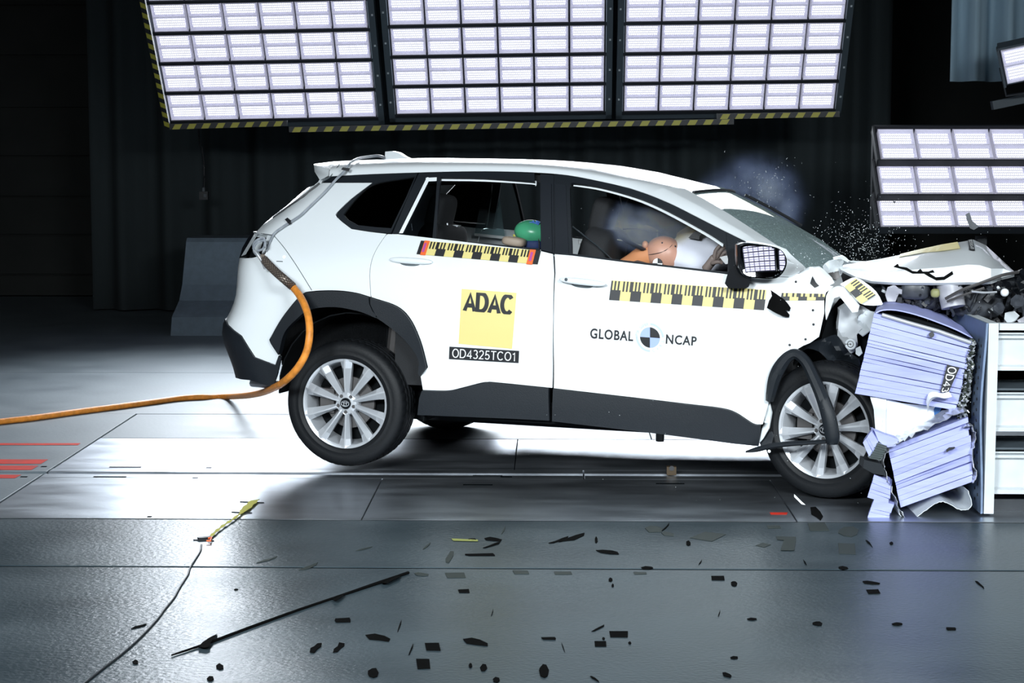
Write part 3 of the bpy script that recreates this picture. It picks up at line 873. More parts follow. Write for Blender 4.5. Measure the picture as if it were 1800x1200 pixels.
# roof spoiler
tips = []
rows = []
for (u, v, y) in ():
    pass
tipT, tipB = PL(553, 289.5, -.55), PL(566, 320, -.58)
frontT, frontB = np.array([-.22, -.575, float(roof_sec(-.24)[6][2]) - .004]), PS(579, 311)
secs = []
for t in np.linspace(-1, 1, 17):
    k = abs(t); sg = 1 if t < 0 else -1
    yy = lambda p: p * k
    f = (1 - k ** 6)
    xt = tipT[0] - .13 * (1 - k ** 2) ; zt = tipT[2] + .012 * (1 - k ** 2)
    rs_ = roof_sec(-.207, 25); yq = min(k, .985) * abs(rs_[0][1])
    top_f = np.array([-.2085, -yq * sg, float(np.interp(yq, [abs(q_[1]) for q_ in rs_[::-1]], [q_[2] for q_ in rs_[::-1]]))])
    top_r = np.array([xt, -.56 * k * sg, zt])
    bot_r = np.array([tipB[0] - .12 * (1 - k ** 2) - .01, -.585 * k * sg, tipB[2] + .01])
    bot_f = np.array([-.2085, -abs(rs_[0][1]) * k * sg, rs_[0][2] + .004])
    secs.append([top_f, top_f * .5 + top_r * .5 + (0, 0, .004), top_r, top_r * .55 + bot_r * .45 + (-.012, 0, 0), bot_r, bot_f])
b = MB().grid(secs)
n_ = len(secs[0]); b.F += [tuple(range(n_)), tuple((len(secs) - 1) * n_ + i for i in range(n_))[::-1]]; b.I += [0, 0]
b.build('roof_spoiler', M_WHITE, car, 45)
# shark fin aerial
fp = [(676.5, 280), (677, 266.5), (690, 265.5), (700, 268), (711, 275), (722, 280)]
A = [PL(u, v, -.03) for u, v in fp]; Bk = [PL(u, v, .02) for u, v in fp]
MB().prism(A, [p + (0, .05, 0) for p in A]).build('roof_aerial', M_WHITE, car)

# underbody, wheel houses, sill inner
b = MB()
b.box((-.45, -.60, .36), (.0, .60, .55)).box((0, -.60, .24), (2.75, .60, .46))
b.build('underbody', M_DARK, car)
for y0_ in (-.84, .60): MB().box((.46, y0_, .29), (2.2, y0_ + .24, .40)).build('sill', M_DARK, car)
MB().tube([(1.72, -.86, .335), (1.72, -.86, .235)], .022, 8).build('jacking_stub', M_DARK, car)
def wheelhouse(x, z, r, y0, y1):
    rows = []
    for k in range(17):
        a = pi * (k / 16) * 1.12 - .1 * pi
        rows.append([(x + r * cos(a), y0, z + r * sin(a)), (x + r * cos(a), y1, z + r * sin(a))])
    return rows
sheet('wheel_housing', wheelhouse(.03, .40, .43, -.86, -.58), M_DARK, car, .006)
sheet('wheel_housing', [[(p[0], -p[1], p[2]) for p in r] for r in wheelhouse(.03, .40, .43, -.86, -.58)], M_DARK, car, .006)
sheet('wheel_housing', [[(p[0], -p[1], p[2]) for p in r] for r in wheelhouse(2.55, .40, .42, -.86, -.58)], M_DARK, car, .006)
for y0_ in (-.6, .565): MB().box((-.5, y0_, .5), (.5, y0_ + .035, 1.0)).build('wheel_housing_wall', M_DARK, car)
MB().tube([(.14, -.62, .32), (.20, -.64, .75)], [.035, .045], 10).box((.28, -.70, .50), (.36, -.62, .66)).build('suspension_strut', M_IRON, car)
MB().tube([(-.75, -.45, .37), (-.60, -.52, .375), (-.46, -.56, .385)], .022, 8).build('exhaust_pipe', M_ALLOY, car)

# far flank: the same panels mirrored
skip = {'window_glass'}
for W, F, m_, nm in list(FAR):
    V2 = [(p[0], -p[1], p[2]) for p in W]
    o = mesh(nm, V2, [tuple(f[::-1]) for f in F], m_, car)
    sharp(o, 50)
# far wing so that the nose closes behind the barrier
rows = []
for x in np.linspace(2.25, 2.85, 5): rows.append([(x, .90, .75), (x, .905, .9), (x, .87, 1.02), (x, .78, 1.10), (x, .70, 1.12)])
sheet('front_wing', rows, M_WHITE, car, .01, 60)

# panel seams pressed into the flank (fuel flap dots, bumper joint)
def seam(px, off=.001, r=.0022, name='panel_seam'):
    MB().tube(smooth_path([PS(u, v, off) for u, v in px], 4), r, 4).build(name, M_SEAM, car)
seam([(480, 412), (500, 436), (522, 468), (548, 510)])
seam([(446, 409), (464, 411), (479, 413)])
seam([(566, 320), (582, 309), (598, 286.5)], .004, .0030)
P = smooth_path([PS(u, v, .004) for u, v in ((562, 322), (530, 347), (500, 368), (480, 383))], 4)
MB().tube(P, .007, 5).build('rear_window_seal', M_INK, car)
MB().tube([PS(499.5, 451.5, -.004), PS(499.5, 451.5, .003)], .010, 12).build('bumper_plug', M_WHITEPRINT, car)
seam([(486, 459), (497, 459.5)])

# ------------------------------------------------------------------ wheels
def build_tyre():
    half = [(.236, .092), (.242, .103), (.252, .1085), (.262, .1125), (.266, .1135), (.268, .1120), (.285, .1145), (.300, .1140), (.314, .110), (.325, .103), (.333, .094), (.3375, .083), (.3395, .070), (.3400, .063), (.334, .061), (.334, .053), (.3405, .051), (.3412, .026), (.3345, .024), (.3345, .016), (.3415, .014)]
    prof = [(r, -y) for r, y in half] + [(r, y) for r, y in half[::-1]]
    N = 200; rows = []
    for k in range(N):
        a = 2 * pi * k / N; row = []
        for i, (r, y) in enumerate(prof):
            if k % 4 == 0 and r > .334 and abs(y) > .06: r -= .006
            if k % 4 == 2 and r > .339 and .02 < abs(y) < .055: r -= .003
            row.append((r * cos(a), y, r * sin(a)))
        rows.append(row)
    rows.append(rows[0])
    b = MB()
    n = len(prof); V = [p for r in rows[:-1] for p in r]
    F = [(k * n + i, k * n + i + 1, ((k + 1) % N) * n + i + 1, ((k + 1) % N) * n + i) for k in range(N) for i in range(n - 1)]
    b.add(V, F)
    me = mesh_data('tyre', b.V, b.F, M_RUBBER, True); fix_normals(me); return me
def lathe(prof, N=72):
    n = len(prof); V = [(r * cos(2 * pi * k / N), y, r * sin(2 * pi * k / N)) for k in range(N) for r, y in prof]
    F = [(k * n + i, k * n + i + 1, ((k + 1) % N) * n + i + 1, ((k + 1) % N) * n + i) for k in range(N) for i in range(n - 1)]
    return V, F
def to_me(name, b, m, ang=35):
    o = b.build(name, m, None, ang); me = o.data; bpy.data.objects.remove(o); return me
ME_TYRE = build_tyre()
b = MB(); b.add(*lathe([(.226, -.080), (.229, -.0955), (.2385, -.1000), (.2455, -.1015), (.2475, -.097), (.2455, -.092), (.240, -.086)]))
b.add(*lathe([(.236, -.094), (.226, -.090), (.221, -.078), (.219, -.03), (.205, .02), (.215, .09)]))
ME_RIM = to_me('rim_barrel', b, M_ALLOY)
b = MB()
secs = []
for r, wl, wr, rid, ye, yr in ((.030, .012, .012, .0, -.066, -.080), (.075, .015, .013, -.004, -.066, -.090), (.13, .021, .018, -.006, -.068, -.096), (.19, .030, .026, -.007, -.076, -.100), (.226, .037, .033, -.006, -.088, -.1005), (.239, .038, .034, -.004, -.095, -.1005)):
    secs.append([(-wl, ye, r), (rid - .004, yr, r), (rid + .004, yr, r), (wr, ye, r), (wr * .8, ye + .035, r), (-wl * .8, ye + .035, r)])
b.grid(secs, closed=True)
b.F += [(0, 1, 2, 3, 4, 5), tuple(30 + i for i in range(6))]; b.I += [0, 0]
ME_SPOKE = to_me('spoke', b, M_ALLOY, 12)
b = MB(); b.add(*lathe([(.0, -.084), (.040, -.084), (.058, -.078), (.064, -.066), (.064, -.02), (0, -.02)], 40)); ME_HUB = to_me('hub', b, M_ALLOY)
b = MB(); b.add(*lathe([(.0, -.094), (.026, -.0935), (.030, -.090), (.031, -.080)], 40), 0)
def ell(a, c, z, n=28, r=.0019):
    return [(a * cos(2 * pi * k / n), -.0948, z + c * sin(2 * pi * k / n)) for k in range(n + 1)]
for P in (ell(.0215, .0150, 0), ell(.0075, .0145, 0), ell(.0150, .0058, .0088)): b.tube(P, .0019, 5, 1, caps=False)
ME_CAP = to_me('centre_cap', b, [M_GLOSSBLK, M_ALLOY])
b = MB(); b.add(*lathe([(.0, -.088), (.008, -.088), (.0105, -.084), (.0105, -.07)], 6), 0); b.add(*lathe([(.0125, -.0795), (.0165, -.081), (.0175, -.077)], 20), 1)
ME_NUT = to_me('lug_nut', b, [M_IRON, M_ALLOY])
b = MB(); b.add(*lathe([(.06, -.02), (.138, -.02), (.138, .0), (.06, .0)], 48)); ME_DISC = to_me('brake_disc', b, M_IRON)
b = MB().box((-.165, -.045, -.06), (-.085, .02, .07)); ME_CALIPER = to_me('brake_caliper', b, M_IRON)
b = MB(); b.add(*lathe([(0, .03), (.21, .03), (.215, .05), (0, .05)], 40)); ME_BACK = to_me('wheel_shade_disc', b, M_DARK)  # dark disc put in as the shade behind the spokes
def make_wheel(x, y, z, spin=0.0, steer=0.0, flip=False, camber=0.0, detail=True):
    w = bpy.data.objects.new('wheel', None); COL.objects.link(w); w.parent = car; w.empty_display_size = .1
    w.location = (x, y, z); w.rotation_mode = 'XYZ'
    w.matrix_local = Matrix.Translation((x, y, z)) @ Matrix.Rotation(steer + (pi if flip else 0), 4, 'Z') @ Matrix.Rotation(camber, 4, 'X') @ Matrix.Rotation(spin, 4, 'Y')
    link('tyre', ME_TYRE, w); link('rim', ME_RIM, w)
    if detail:
        for k in range(10):
            o = link('spoke', ME_SPOKE, w); o.rotation_euler = (0, 2 * pi * k / 10, 0)
        for k in range(5):
            a = 2 * pi * (k + .5) / 5
            o = link('lug_nut', ME_NUT, w); o.location = (.046 * sin(a), 0, .046 * cos(a))
        link('hub', ME_HUB, w); link('centre_cap', ME_CAP, w); link('brake_disc', ME_DISC, w)
        o = link('brake_caliper', ME_CALIPER, w); o.rotation_euler = (0, -spin, 0)
    link('wheel_shade_disc', ME_BACK, w)
    return w
make_wheel(.0, -.79, .34, spin=math.radians(1))
make_wheel(2.578, -.80, .345, spin=math.radians(9), steer=math.radians(-15))
make_wheel(.0, .79, .345, flip=True, detail=False)
make_wheel(2.62, .79, .345, flip=True, detail=False)
# ------------------------------------------------------------------ car: fittings and print
def superq(c, rad, e1=.5, e2=.5, R=None, nu=28, nv=16):
    V, F = [], []
    f = lambda w, e: math.copysign(abs(w) ** e, w)
    for j in range(nv + 1):
        p = -pi / 2 + pi * j / nv
        for i in range(nu):
            t = 2 * pi * i / nu
            v = np.array([rad[0] * f(cos(p), e1) * f(cos(t), e2), rad[1] * f(cos(p), e1) * f(sin(t), e2), rad[2] * f(sin(p), e1)])
            if R is not None: v = np.asarray(R) @ v
            V.append(v + np.array(c))
    for j in range(nv):
        for i in range(nu): F.append((j * nu + i, j * nu + (i + 1) % nu, (j + 1) * nu + (i + 1) % nu, (j + 1) * nu + i))
    return V, F
def rot(ax, a):
    return np.array(Matrix.Rotation(a, 3, ax))
def arc(cx_, cy_, rx, ry, a0, a1, n=14):
    return [(cx_ + rx * cos(math.radians(a0 + (a1 - a0) * k / n)), cy_ + ry * sin(math.radians(a0 + (a1 - a0) * k / n))) for k in range(n + 1)]
GLYPH = {  # grotesque capitals and figures as strokes in a unit-high box: (width, strokes)
 'O': (.76, [arc(.38, .5, .33, .455, 0, 360, 28)]),
 'D': (.70, [[(.05, .045), (.05, .955), (.28, .955)] + arc(.28, .5, .36, .455, 90, -90)[1:] + [(.05, .045)]]),
 'C': (.72, [arc(.38, .5, .33, .455, 42, 318, 24)]),
 'A': (.72, [[(.04, 0), (.36, .97), (.68, 0)], [(.15, .30), (.57, .30)]]),
 'T': (.62, [[(.01, .955), (.61, .955)], [(.31, .955), (.31, 0)]]),
 '1': (.40, [[(.06, .76), (.20, .80), (.27, .98), (.27, 0)]]),
 '2': (.56, [arc(.27, .70, .22, .26, 165, -35, 12) + [(.06, .05), (.52, .05)]]),
 '3': (.56, [arc(.26, .73, .20, .225, 150, -80, 12), arc(.26, .275, .235, .235, 82, -150, 14)]),
 '4': (.58, [[(.41, 0), (.41, .96), (.03, .27), (.56, .27)]]),
 '5': (.56, [[(.49, .95), (.14, .95), (.09, .50)] + arc(.26, .31, .235, .265, 125, -150, 14)])}
def stroke_text(s, w, wx=1.0, gap=.10):
    """flat ribbons for a word; V normalised to the unit box"""
    V, F = [], []; x = 0.0
    for ch in s:
        wd, st = GLYPH[ch]
        for P in st:
            P = [np.array((px * wx + x, py)) for px, py in P]; closed = np.linalg.norm(P[0] - P[-1]) < 1e-6
            if closed: P = P[:-1]
            n = len(P); base = len(V)
            for k in range(n):
                a = P[k - 1] if (k or closed) else None; c = P[(k + 1) % n] if (k < n - 1 or closed) else None
                d1 = (P[k] - a) / (np.linalg.norm(P[k] - a) + 1e-9) if a is not None else None; d2 = (c - P[k]) / (np.linalg.norm(c - P[k]) + 1e-9) if c is not None else None
                d1 = d2 if d1 is None else d1; d2 = d1 if d2 is None else d2
                nn = np.array((-d1[1] - d2[1], d1[0] + d2[0])); L = np.linalg.norm(nn); nn = nn / max(L, .2)
                m_ = w / 2 / max(.45, nn @ np.array((-d1[1], d1[0])))
                V += [tuple(P[k] + nn * m_), tuple(P[k] - nn * m_)]
            for k in range(n if closed else n - 1):
                q = (k + 1) % n; F.append((base + 2 * k, base + 2 * k + 1, base + 2 * q + 1, base + 2 * q))
        x += wd * wx + gap
    x -= gap
    return [(a / x, min(1, max(0, b))) for a, b in V], F
def stroke_lettering(name, s, g, a0, a1, b0, b1, m_, parent, w, wx=1.0, gap=.10):
    V, F = stroke_text(s, w, wx, gap)
    return mesh(name, [g(a0 + (a1 - a0) * x, b0 + (b1 - b0) * y) for x, y in V], F, m_, parent, fix=False)
def quadmap(c, f):
    """unit square (p00, p10, p11, p01 in picture measures) to a surface"""
    c = [np.array(x, float) for x in c]
    def g(a, b, off=None):
        p = c[0] * (1 - a) * (1 - b) + c[1] * a * (1 - b) + c[2] * a * b + c[3] * (1 - a) * b
        return f(float(p[0]), float(p[1])) if off is None else f(float(p[0]), float(p[1]), off)
    return g
def patch(B, g, a0, a1, b0, b1, i=0, n=6, m=2):
    V = [g(a0 + (a1 - a0) * k / n, b0 + (b1 - b0) * j / m) for j in range(m + 1) for k in range(n + 1)]
    F = [(j * (n + 1) + k, j * (n + 1) + k + 1, (j + 1) * (n + 1) + k + 1, (j + 1) * (n + 1) + k) for j in range(m) for k in range(n)]
    return B.add(V, F, i)
def text_shape(s, bold=0.0, space=1.0):
    cu = bpy.data.curves.new('lettering', 'FONT'); cu.body = s; cu.size = 1; cu.offset = bold; cu.space_character = space; cu.resolution_u = 4
    o = bpy.data.objects.new('lettering', cu); COL.objects.link(o)
    dg = bpy.context.evaluated_depsgraph_get(); dg.update()
    me = bpy.data.meshes.new_from_object(o.evaluated_get(dg))
    V = [(v.co.x, v.co.y) for v in me.vertices]; F = [tuple(p.vertices) for p in me.polygons]
    bpy.data.objects.remove(o); bpy.data.curves.remove(cu); bpy.data.meshes.remove(me)
    x0, x1 = min(v[0] for v in V), max(v[0] for v in V); y0, y1 = min(v[1] for v in V), max(v[1] for v in V)
    return [((x - x0) / (x1 - x0), (y - y0) / (y1 - y0)) for x, y in V], F
def with_one(s):
    """lettering that ends in a flagged figure one"""
    V, F = text_shape(s, .004); k = .935; n = len(V)
    V = [(x * k, y) for x, y in V] + [(.978, .02), (.995, .02), (.995, .98), (.983, .98), (.955, .80), (.955, .70), (.978, .80)]
    return V, F + [tuple(range(n, n + 7))]
def lettering(name, s, g, a0, a1, b0, b1, m_, parent, bold=0.0, space=1.0):
    V, F = with_one(s[:-1]) if s.endswith('1') else text_shape(s, bold, space)
    o = mesh(name, [g(a0 + (a1 - a0) * x, b0 + (b1 - b0) * y) for x, y in V], F, m_, parent, fix=False)
    return o
SF = lambda off: (lambda u, v: PS(u, v, off))
# yellow square sticker and number plate on the rear door
q = [(806, 604), (900, 613), (908, 514.5), (811.5, 507.5)]
b = MB(); patch(b, quadmap(q, SF(.0022)), 0, 1, 0, 1, 0, 8, 8); st = b.build('square_sticker', M_YELLOW, car); st['label'] = 'yellow square sticker with four black letters on the rear door'
stroke_lettering('lettering', 'ADAC', quadmap(q, SF(.0042)), .065, .945, .605, .955, M_INK, st, .215, .82, .07)
q = [(789, 631), (911.5, 638), (912.5, 616.5), (790, 609)]
b = MB(); patch(b, quadmap(q, SF(.0022)), 0, 1, 0, 1, 0, 8, 2); st = b.build('number_sticker', M_INK, car); st['label'] = 'black strip with white test number on the rear door'
stroke_lettering('lettering', 'OD4325TCO1', quadmap(q, SF(.0042)), .045, .955, .14, .86, M_WHITEPRINT, st, .115, 1.0, .12)
# roundel lettering on the front door
q = [(1037, 594.5), (1224, 607.5), (1225, 591), (1038, 576.5)]
g = quadmap(q, SF(.0022))
a = lettering('door_lettering', 'GLOBAL', g, .0, .405, .0, 1.0, M_INK, car, .022, 1.12); a['label'] = 'dark block lettering on the front door, left of the roundel'
a = lettering('door_lettering', 'NCAP', g, .712, 1.0, -.02, .98, M_INK, car, .022, 1.12); a['label'] = 'dark block lettering on the front door, right of the roundel'
cx, cy, r = 1142.5, 593.0, 17.5
def sector(a0, a1, r0, r1, i, B, off, n=10):
    P = [];
    for k in range(n + 1):
        t = math.radians(a0 + (a1 - a0) * k / n)
        P.append((PS(cx + r0 * cos(t), cy - r0 * sin(t) * 1.03 + .07 * r0 * cos(t), off), PS(cx + r1 * cos(t), cy - r1 * sin(t) * 1.03 + .07 * r1 * cos(t), off)))
    B.strip([p[0] for p in P], [p[1] for p in P], i)
B = MB(); sector(0, 90, .3, r, 0, B, .0022); sector(180, 270, .3, r, 0, B, .0022); sector(90, 180, .3, r, 1, B, .0022); sector(270, 360, .3, r, 1, B, .0022)
sector(5, 88, r * 1.22, r * 1.42, 2, B, .0022); sector(178, 270, r * 1.22, r * 1.42, 2, B, .0022)
rd = B.build('roundel', [M_INK, M_LTBLUE, M_GREYBLUE], car); rd['label'] = 'quartered black and blue roundel on the front door'
B = MB()
def arc_text(s, a_start, a_end, rad, h, inward=False):
    n = len(s)
    for i, ch in enumerate(s):
        if ch == ' ': continue
        ang = math.radians(a_start + (a_end - a_start) * (i + .5) / n)
        V, F = text_shape(ch); w = h * .62
        ux, uy = (sin(ang), cos(ang)); rx, ry = (cos(ang), -sin(ang))
        if inward: ux, uy, rx, ry = -ux, -uy, -rx, -ry
        P = []
        for x, y in V:
            du = (x - .5) * w; dv = (y - .5) * h
            P.append(PS(cx + cos(ang) * rad + du * ux + dv * rx, cy - sin(ang) * rad + du * uy + dv * ry, .003))
        B.add(P, F)
arc_text('FOR SAFER', 172, 96, r * 1.36, 5.2); arc_text('CARS', 276, 352, r * 1.36, 5.2, True)
B.build('ring_lettering', M_GREYBLUE, rd, fix=False)
# scale tapes
def scale_tape(name, px, parent, u0, u1, n, first, label, off=.0025, ends=(), f=PS, ticks=3):
    SFx = lambda o_: (lambda u, v: f(u, v, o_))
    b = MB(); patch(b, quadmap(px, SFx(off)), 0, 1, 0, 1, 0, 24, 2); o = b.build(name, M_YELLOW, parent)
    o['label'] = label
    B = MB(); g2 = quadmap(px, SFx(off + .0012)); w = (u1 - u0) / n
    for k in range(n):
        a0 = u0 + w * k; black = (k % 2 == 0) == first
        if black: patch(B, g2, a0, a0 + w, 0, .52, 0, 2, 1)
        for j in range(ticks):
            c = a0 + w * (j + (.5 if not black else 0.0)) / ticks
            patch(B, g2, max(u0, c), c + w / ticks * .5, .5 if black else .46, .98, 0, 1, 1)
    for a0, a1 in ends: patch(B, g2, a0, a1, 0, 1, 0, 1, 1)
    B.build('black_graduation', M_INK, o)
    return o, g2
o, g2 = scale_tape('scale_tape', [(732, 446.5), (945, 464.5), (951, 440.5), (740, 422.5)], car, .072, .907, 11, False, 'yellow and black scale tape with red ends below the rear door window', ends=((0, .03), (.955, 1.0)), off=.006)
B = MB(); g3 = quadmap([(732, 446.5), (945, 464.5), (951, 440.5), (740, 422.5)], SF(.008))
for a0, a1, b0, c0, c1 in ((.03, .074, -.03, .036, .055), (.907, .957, -.05, .92, .94)):
    B = MB(); patch(B, g3, a0, a1, b0, 1.03, 0, 1, 1); patch(B, quadmap([(732, 446.5), (945, 464.5), (951, 440.5), (740, 422.5)], SF(.009)), c0, c1, .2, .85, 1, 1, 1)
    B.build('red_end_mark', [M_REDTAPE, M_PURPLE], o)
scale_tape('scale_tape', [(1070.5, 527), (1343, 545), (1348, 509), (1075, 492.5)], car, 0, 1, 15, True, 'long yellow and black scale tape on the front door')
scale_tape('scale_tape', [(1372, 528), (1449, 527.5), (1450, 516), (1374, 514)], car, 0, 1, 5, True, 'short scale tape on the front wing behind the torn bracket', ticks=2)

# door handles
def handle(parent, x0, v0, x1, v1, out):
    a, c = PS(x0, v0, 0), PS(x1, v1, 0); mid = (a + c) / 2 + (0, -out, 0); L = np.linalg.norm(c - a)
    yaw = math.atan2(c[1] - a[1], c[0] - a[0]); pit = -math.atan2(c[2] - a[2], c[0] - a[0])
    R = rot('Z', yaw) @ rot('Y', pit)
    V, F = superq(mid, (L / 2, .017, .017), .8, .75, R)
    o = MB().add(V, F).build('door_handle', M_WHITE, parent, 60)
    V, F = superq(mid + (-.008, out * .8, -.010), (L * .24, .010, .022), .7, .9, R)
    MB().add(V, F).build('handle_recess', M_SEAM, parent, 60)  # dark body paints the shade under the grip
    return o
handle(rdoor, 686, 455.5, 762, 460.5, .012)
h_ = handle(fdoor, 986, 490, 1068, 499, .035)
p = PS(995, 491, .054); V, F = superq(p, (.008, .006, .008), 1, 1); MB().add(V, F).build('lock_cylinder', M_FRAMEGREY, fdoor, 60)
V, F = superq(PS(1030, 494, .0), (.07, .008, .035), .8, .9); MB().add(V, F).build('handle_recess', M_WHITE, fdoor, 60)

# wing mirror
mo = [(1297, 430), (1308, 426.5), (1335, 429), (1362, 434), (1376, 442), (1383, 456), (1381, 471), (1372, 484), (1360, 489.5), (1330, 489), (1310, 485), (1300, 474), (1297, 452)]
mo = C(mo + [mo[0]], 3)[:-1]
yM = -1.02
mc = np.mean(mo, axis=0)
fr = [PL(u, v, yM + (u - mc[0]) * .0006) for u, v in mo]
r1 = [PL(u, v, yM + .03 + (u - mc[0]) * .0006) for u, v in [((p[0] - mc[0]) * 1.03 + mc[0] - 3, (p[1] - mc[1]) * 1.03 + mc[1]) for p in mo]]
r2 = [PL(u, v, yM + .10) for u, v in [((p[0] - mc[0]) * .92 + mc[0] - 10, (p[1] - mc[1]) * .92 + mc[1]) for p in mo]]
r3 = [PL(u, v, yM + .15) for u, v in [((p[0] - mc[0]) * .5 + mc[0] - 14, (p[1] - mc[1]) * .5 + mc[1]) for p in mo]]
ri = [PL(u, v, yM + .004 + (u - mc[0]) * .0006) for u, v in [((p[0] - mc[0]) * .90 + mc[0] + .6, (p[1] - mc[1]) * .90 + mc[1]) for p in mo]]
B = MB(); B.grid([ri, fr, r1, r2, r3], closed=True); n_ = len(mo); B.F.append(tuple(4 * n_ + i for i in range(n_))); B.I.append(0)
mir = B.build('wing_mirror', M_GLOSSBLK, car, 50)
mir['label'] = 'black wing mirror turned outward, reflecting a lamp bank'
MIR_YAW, MIR_PIT = math.radians(0), math.radians(0)
gl = [PL(u, v, yM + .002 + (u - mc[0]) * .0006) for u, v in [((p[0] - mc[0]) * .945 + mc[0] + .8, (p[1] - mc[1]) * .935 + mc[1]) for p in mo]]
gc = np.mean(gl, axis=0)
cw = to_world(gc); vdir = C0 - cw; vdir /= np.linalg.norm(vdir)
tgt = np.array([-.45, 2.75, 4.3]) - cw; tgt /= np.linalg.norm(tgt)
nrm = CM.T @ (vdir + tgt); nrm /= np.linalg.norm(nrm)
# slightly domed pane, set at its tilt
ex_ = np.cross(nrm, (0, 0, 1.0)); ex_ /= np.linalg.norm(ex_); ez_ = np.cross(ex_, nrm)
gp = []
for p in gl:
    y = gc[1] - ((p[0] - gc[0]) * nrm[0] + (p[2] - gc[2]) * nrm[2]) / nrm[1]
    d = np.array([p[0], y, p[2]]) - gc; gp.append((float(d @ ex_), float(d @ ez_)))
P2, T2 = fill2d(gp, (), .012)
V = [gc + nrm * .014 + ex_ * a_ + ez_ * c_ - nrm * ((a_ * a_ + c_ * c_) / (2 * 1.15)) for a_, c_ in P2]
T2 = [t_ if np.cross(V[t_[1]] - V[t_[0]], V[t_[2]] - V[t_[0]]) @ nrm > 0 else t_[::-1] for t_ in T2]
V, F = solid(V, T2, .004)
o = mesh('mirror_glass', V, F, M_MIRROR, mir); sharp(o, 40)
ft = [(1280, 478), (1291, 466), (1300, 470), (1312, 487), (1320, 494), (1316, 504), (1300, 507), (1280, 506), (1274, 498)]
B = MB().prism([PL(u, v, -.99) for u, v in ft], [PL(u, v, -.86) for u, v in ft]); B.build('mirror_foot', M_GLOSSBLK, mir, 40)
tri = [(1277, 409), (1312, 425), (1298, 470), (1282, 474)]
B = MB().prism([PS(u, v, .014) for u, v in tri], [PS(u, v, -.02) for u, v in tri]); B.build('mirror_base', M_PLASTIC, mir)

# cabin
cab = MB(); cab.box((.0, -.70, .44), (2.3, .70, .50)); cab.build('cabin_floor', M_INTERIOR, car)
B = MB().box((1.95, -.70, .5), (2.35, .70, 1.04)); V, F = superq((2.10, 0, 1.0), (.26, .72, .10), .5, .3); B.add(V, F); B.build('dashboard', M_INTERIOR, car, 40)
for sgn, nm in ((1, 'door_lining'), (-1, 'door_lining')):
    y = sgn * .80; B = MB()
    B.box((.25, min(y, y - sgn * .05), .45), (1.10, max(y, y - sgn * .05), 1.09)).box((1.15, min(y, y - sgn * .05), .45), (2.2, max(y, y - sgn * .05), 1.06)); B.build(nm, M_INTERIOR, car)
MB().box((-.55, -.60, .55), (.12, .60, 1.16)).build('load_cover', M_INTERIOR, car)
def seat(x, y, front):
    lean = .22
    R = rot('Y', lean)
    B = MB()
    V, F = superq((x, y, .95), (.09, .25, .36), .35, .4, R); B.add(V, F)
    V, F = superq((x - lean * .42 + .26, y, .62), (.28, .26, .09), .4, .35); B.add(V, F)
    o = B.build('seat', M_INTERIOR, car, 50)
    V, F = superq((x - .0 - (-lean * .0) + sin(lean) * -0.0 + .06 * 0 + math.sin(lean) * .0 + (.0), y, 1.0), (.01, .01, .01)); 
    V, F = superq((x + sin(lean) * .47 * 0 + (x - x) + .0 + .10 * (0) + sin(lean) * .0 + (.0) + (-.0) + .05, y, 1.36), (.055, .13, .105), .5, .5, R)
    MB().add(V, F).tube([(x + .03, y - .06, 1.2), (x + .045, y - .06, 1.32)], .008, 6).tube([(x + .03, y + .06, 1.2), (x + .045, y + .06, 1.32)], .008, 6).build('headrest', M_INTERIOR, o, 50)
    return o
seat(.30, -.38, False); seat(1.22, -.36, True); seat(1.22, .36, True)
# light trim seen behind the rear headrests, chrome rods
for (u, v0, v1) in ((723, 392, 405), (746, 384, 405), (754, 382, 405), (775, 385, 405), (786, 392, 406)):
    MB().tube([PL(u, v0, -.42), PL(u + 1.5, v1, -.42)], .0045, 6).build('chrome_rod', M_ALLOY, car)
p = [PL(u, v, -.35) for u, v in ((766, 394), (806, 396), (800, 402), (792, 404), (766, 400))]
MB().prism(p, [x + (0, .05, 0) for x in p]).build('seat_shell', M_WHITEMETAL, car)
# far window reveal: pale sill strip
p = [PL(u, v, .74) for u, v in ((834, 410), (886, 415), (886, 420), (834, 414))]
MB().prism(p, [x + (0, .04, 0) for x in p]).build('frame_flange', M_WHITE, car)
# pane added to brighten the far window, pale light put into its colour
M_PALEGLASS = glass_mat('brightened_side_glass', (.8, .9, .9), 0)
M_PALEGLASS.node_tree.nodes['Diffuse BSDF'].inputs[0].default_value = (.2, .25, .27, 1); M_PALEGLASS.node_tree.nodes['Mix Shader.001'].inputs[0].default_value = .22
p = [PL(u, v, .75) for u, v in ((849, 335), (876, 335), (887, 416), (834, 411))]
MB().prism(p, [x + (0, .005, 0) for x in p]).build('far_bright_pane', M_PALEGLASS, car)
# belts
MB().tube([PL(1006, 398, -.62), PL(1050, 432, -.60), PL(1075, 455, -.58)], .026, 6, flat=.15).build('seat_belt', M_FRAMEGREY, car)
MB().tube([PL(1080, 400, -.30), PL(1105, 425, -.45), PL(1130, 438, -.5)], .03, 6, flat=.15).build('seat_belt', M_INK, car)
p = [PL(u, v, .3) for u, v in ((1086, 388), (1091, 390), (1103, 446), (1094, 446))]
MB().prism(p, [x + (0, .03, 0) for x in p]).build('far_door_flange', M_WHITEMETAL, car)
p = [PL(u, v, .5) for u, v in ((1143, 404), (1155, 404), (1155, 425), (1143, 425))]
MB().prism(p, [x + (0, .03, 0) for x in p]).build('sensor_post', M_WHITEMETAL, car)
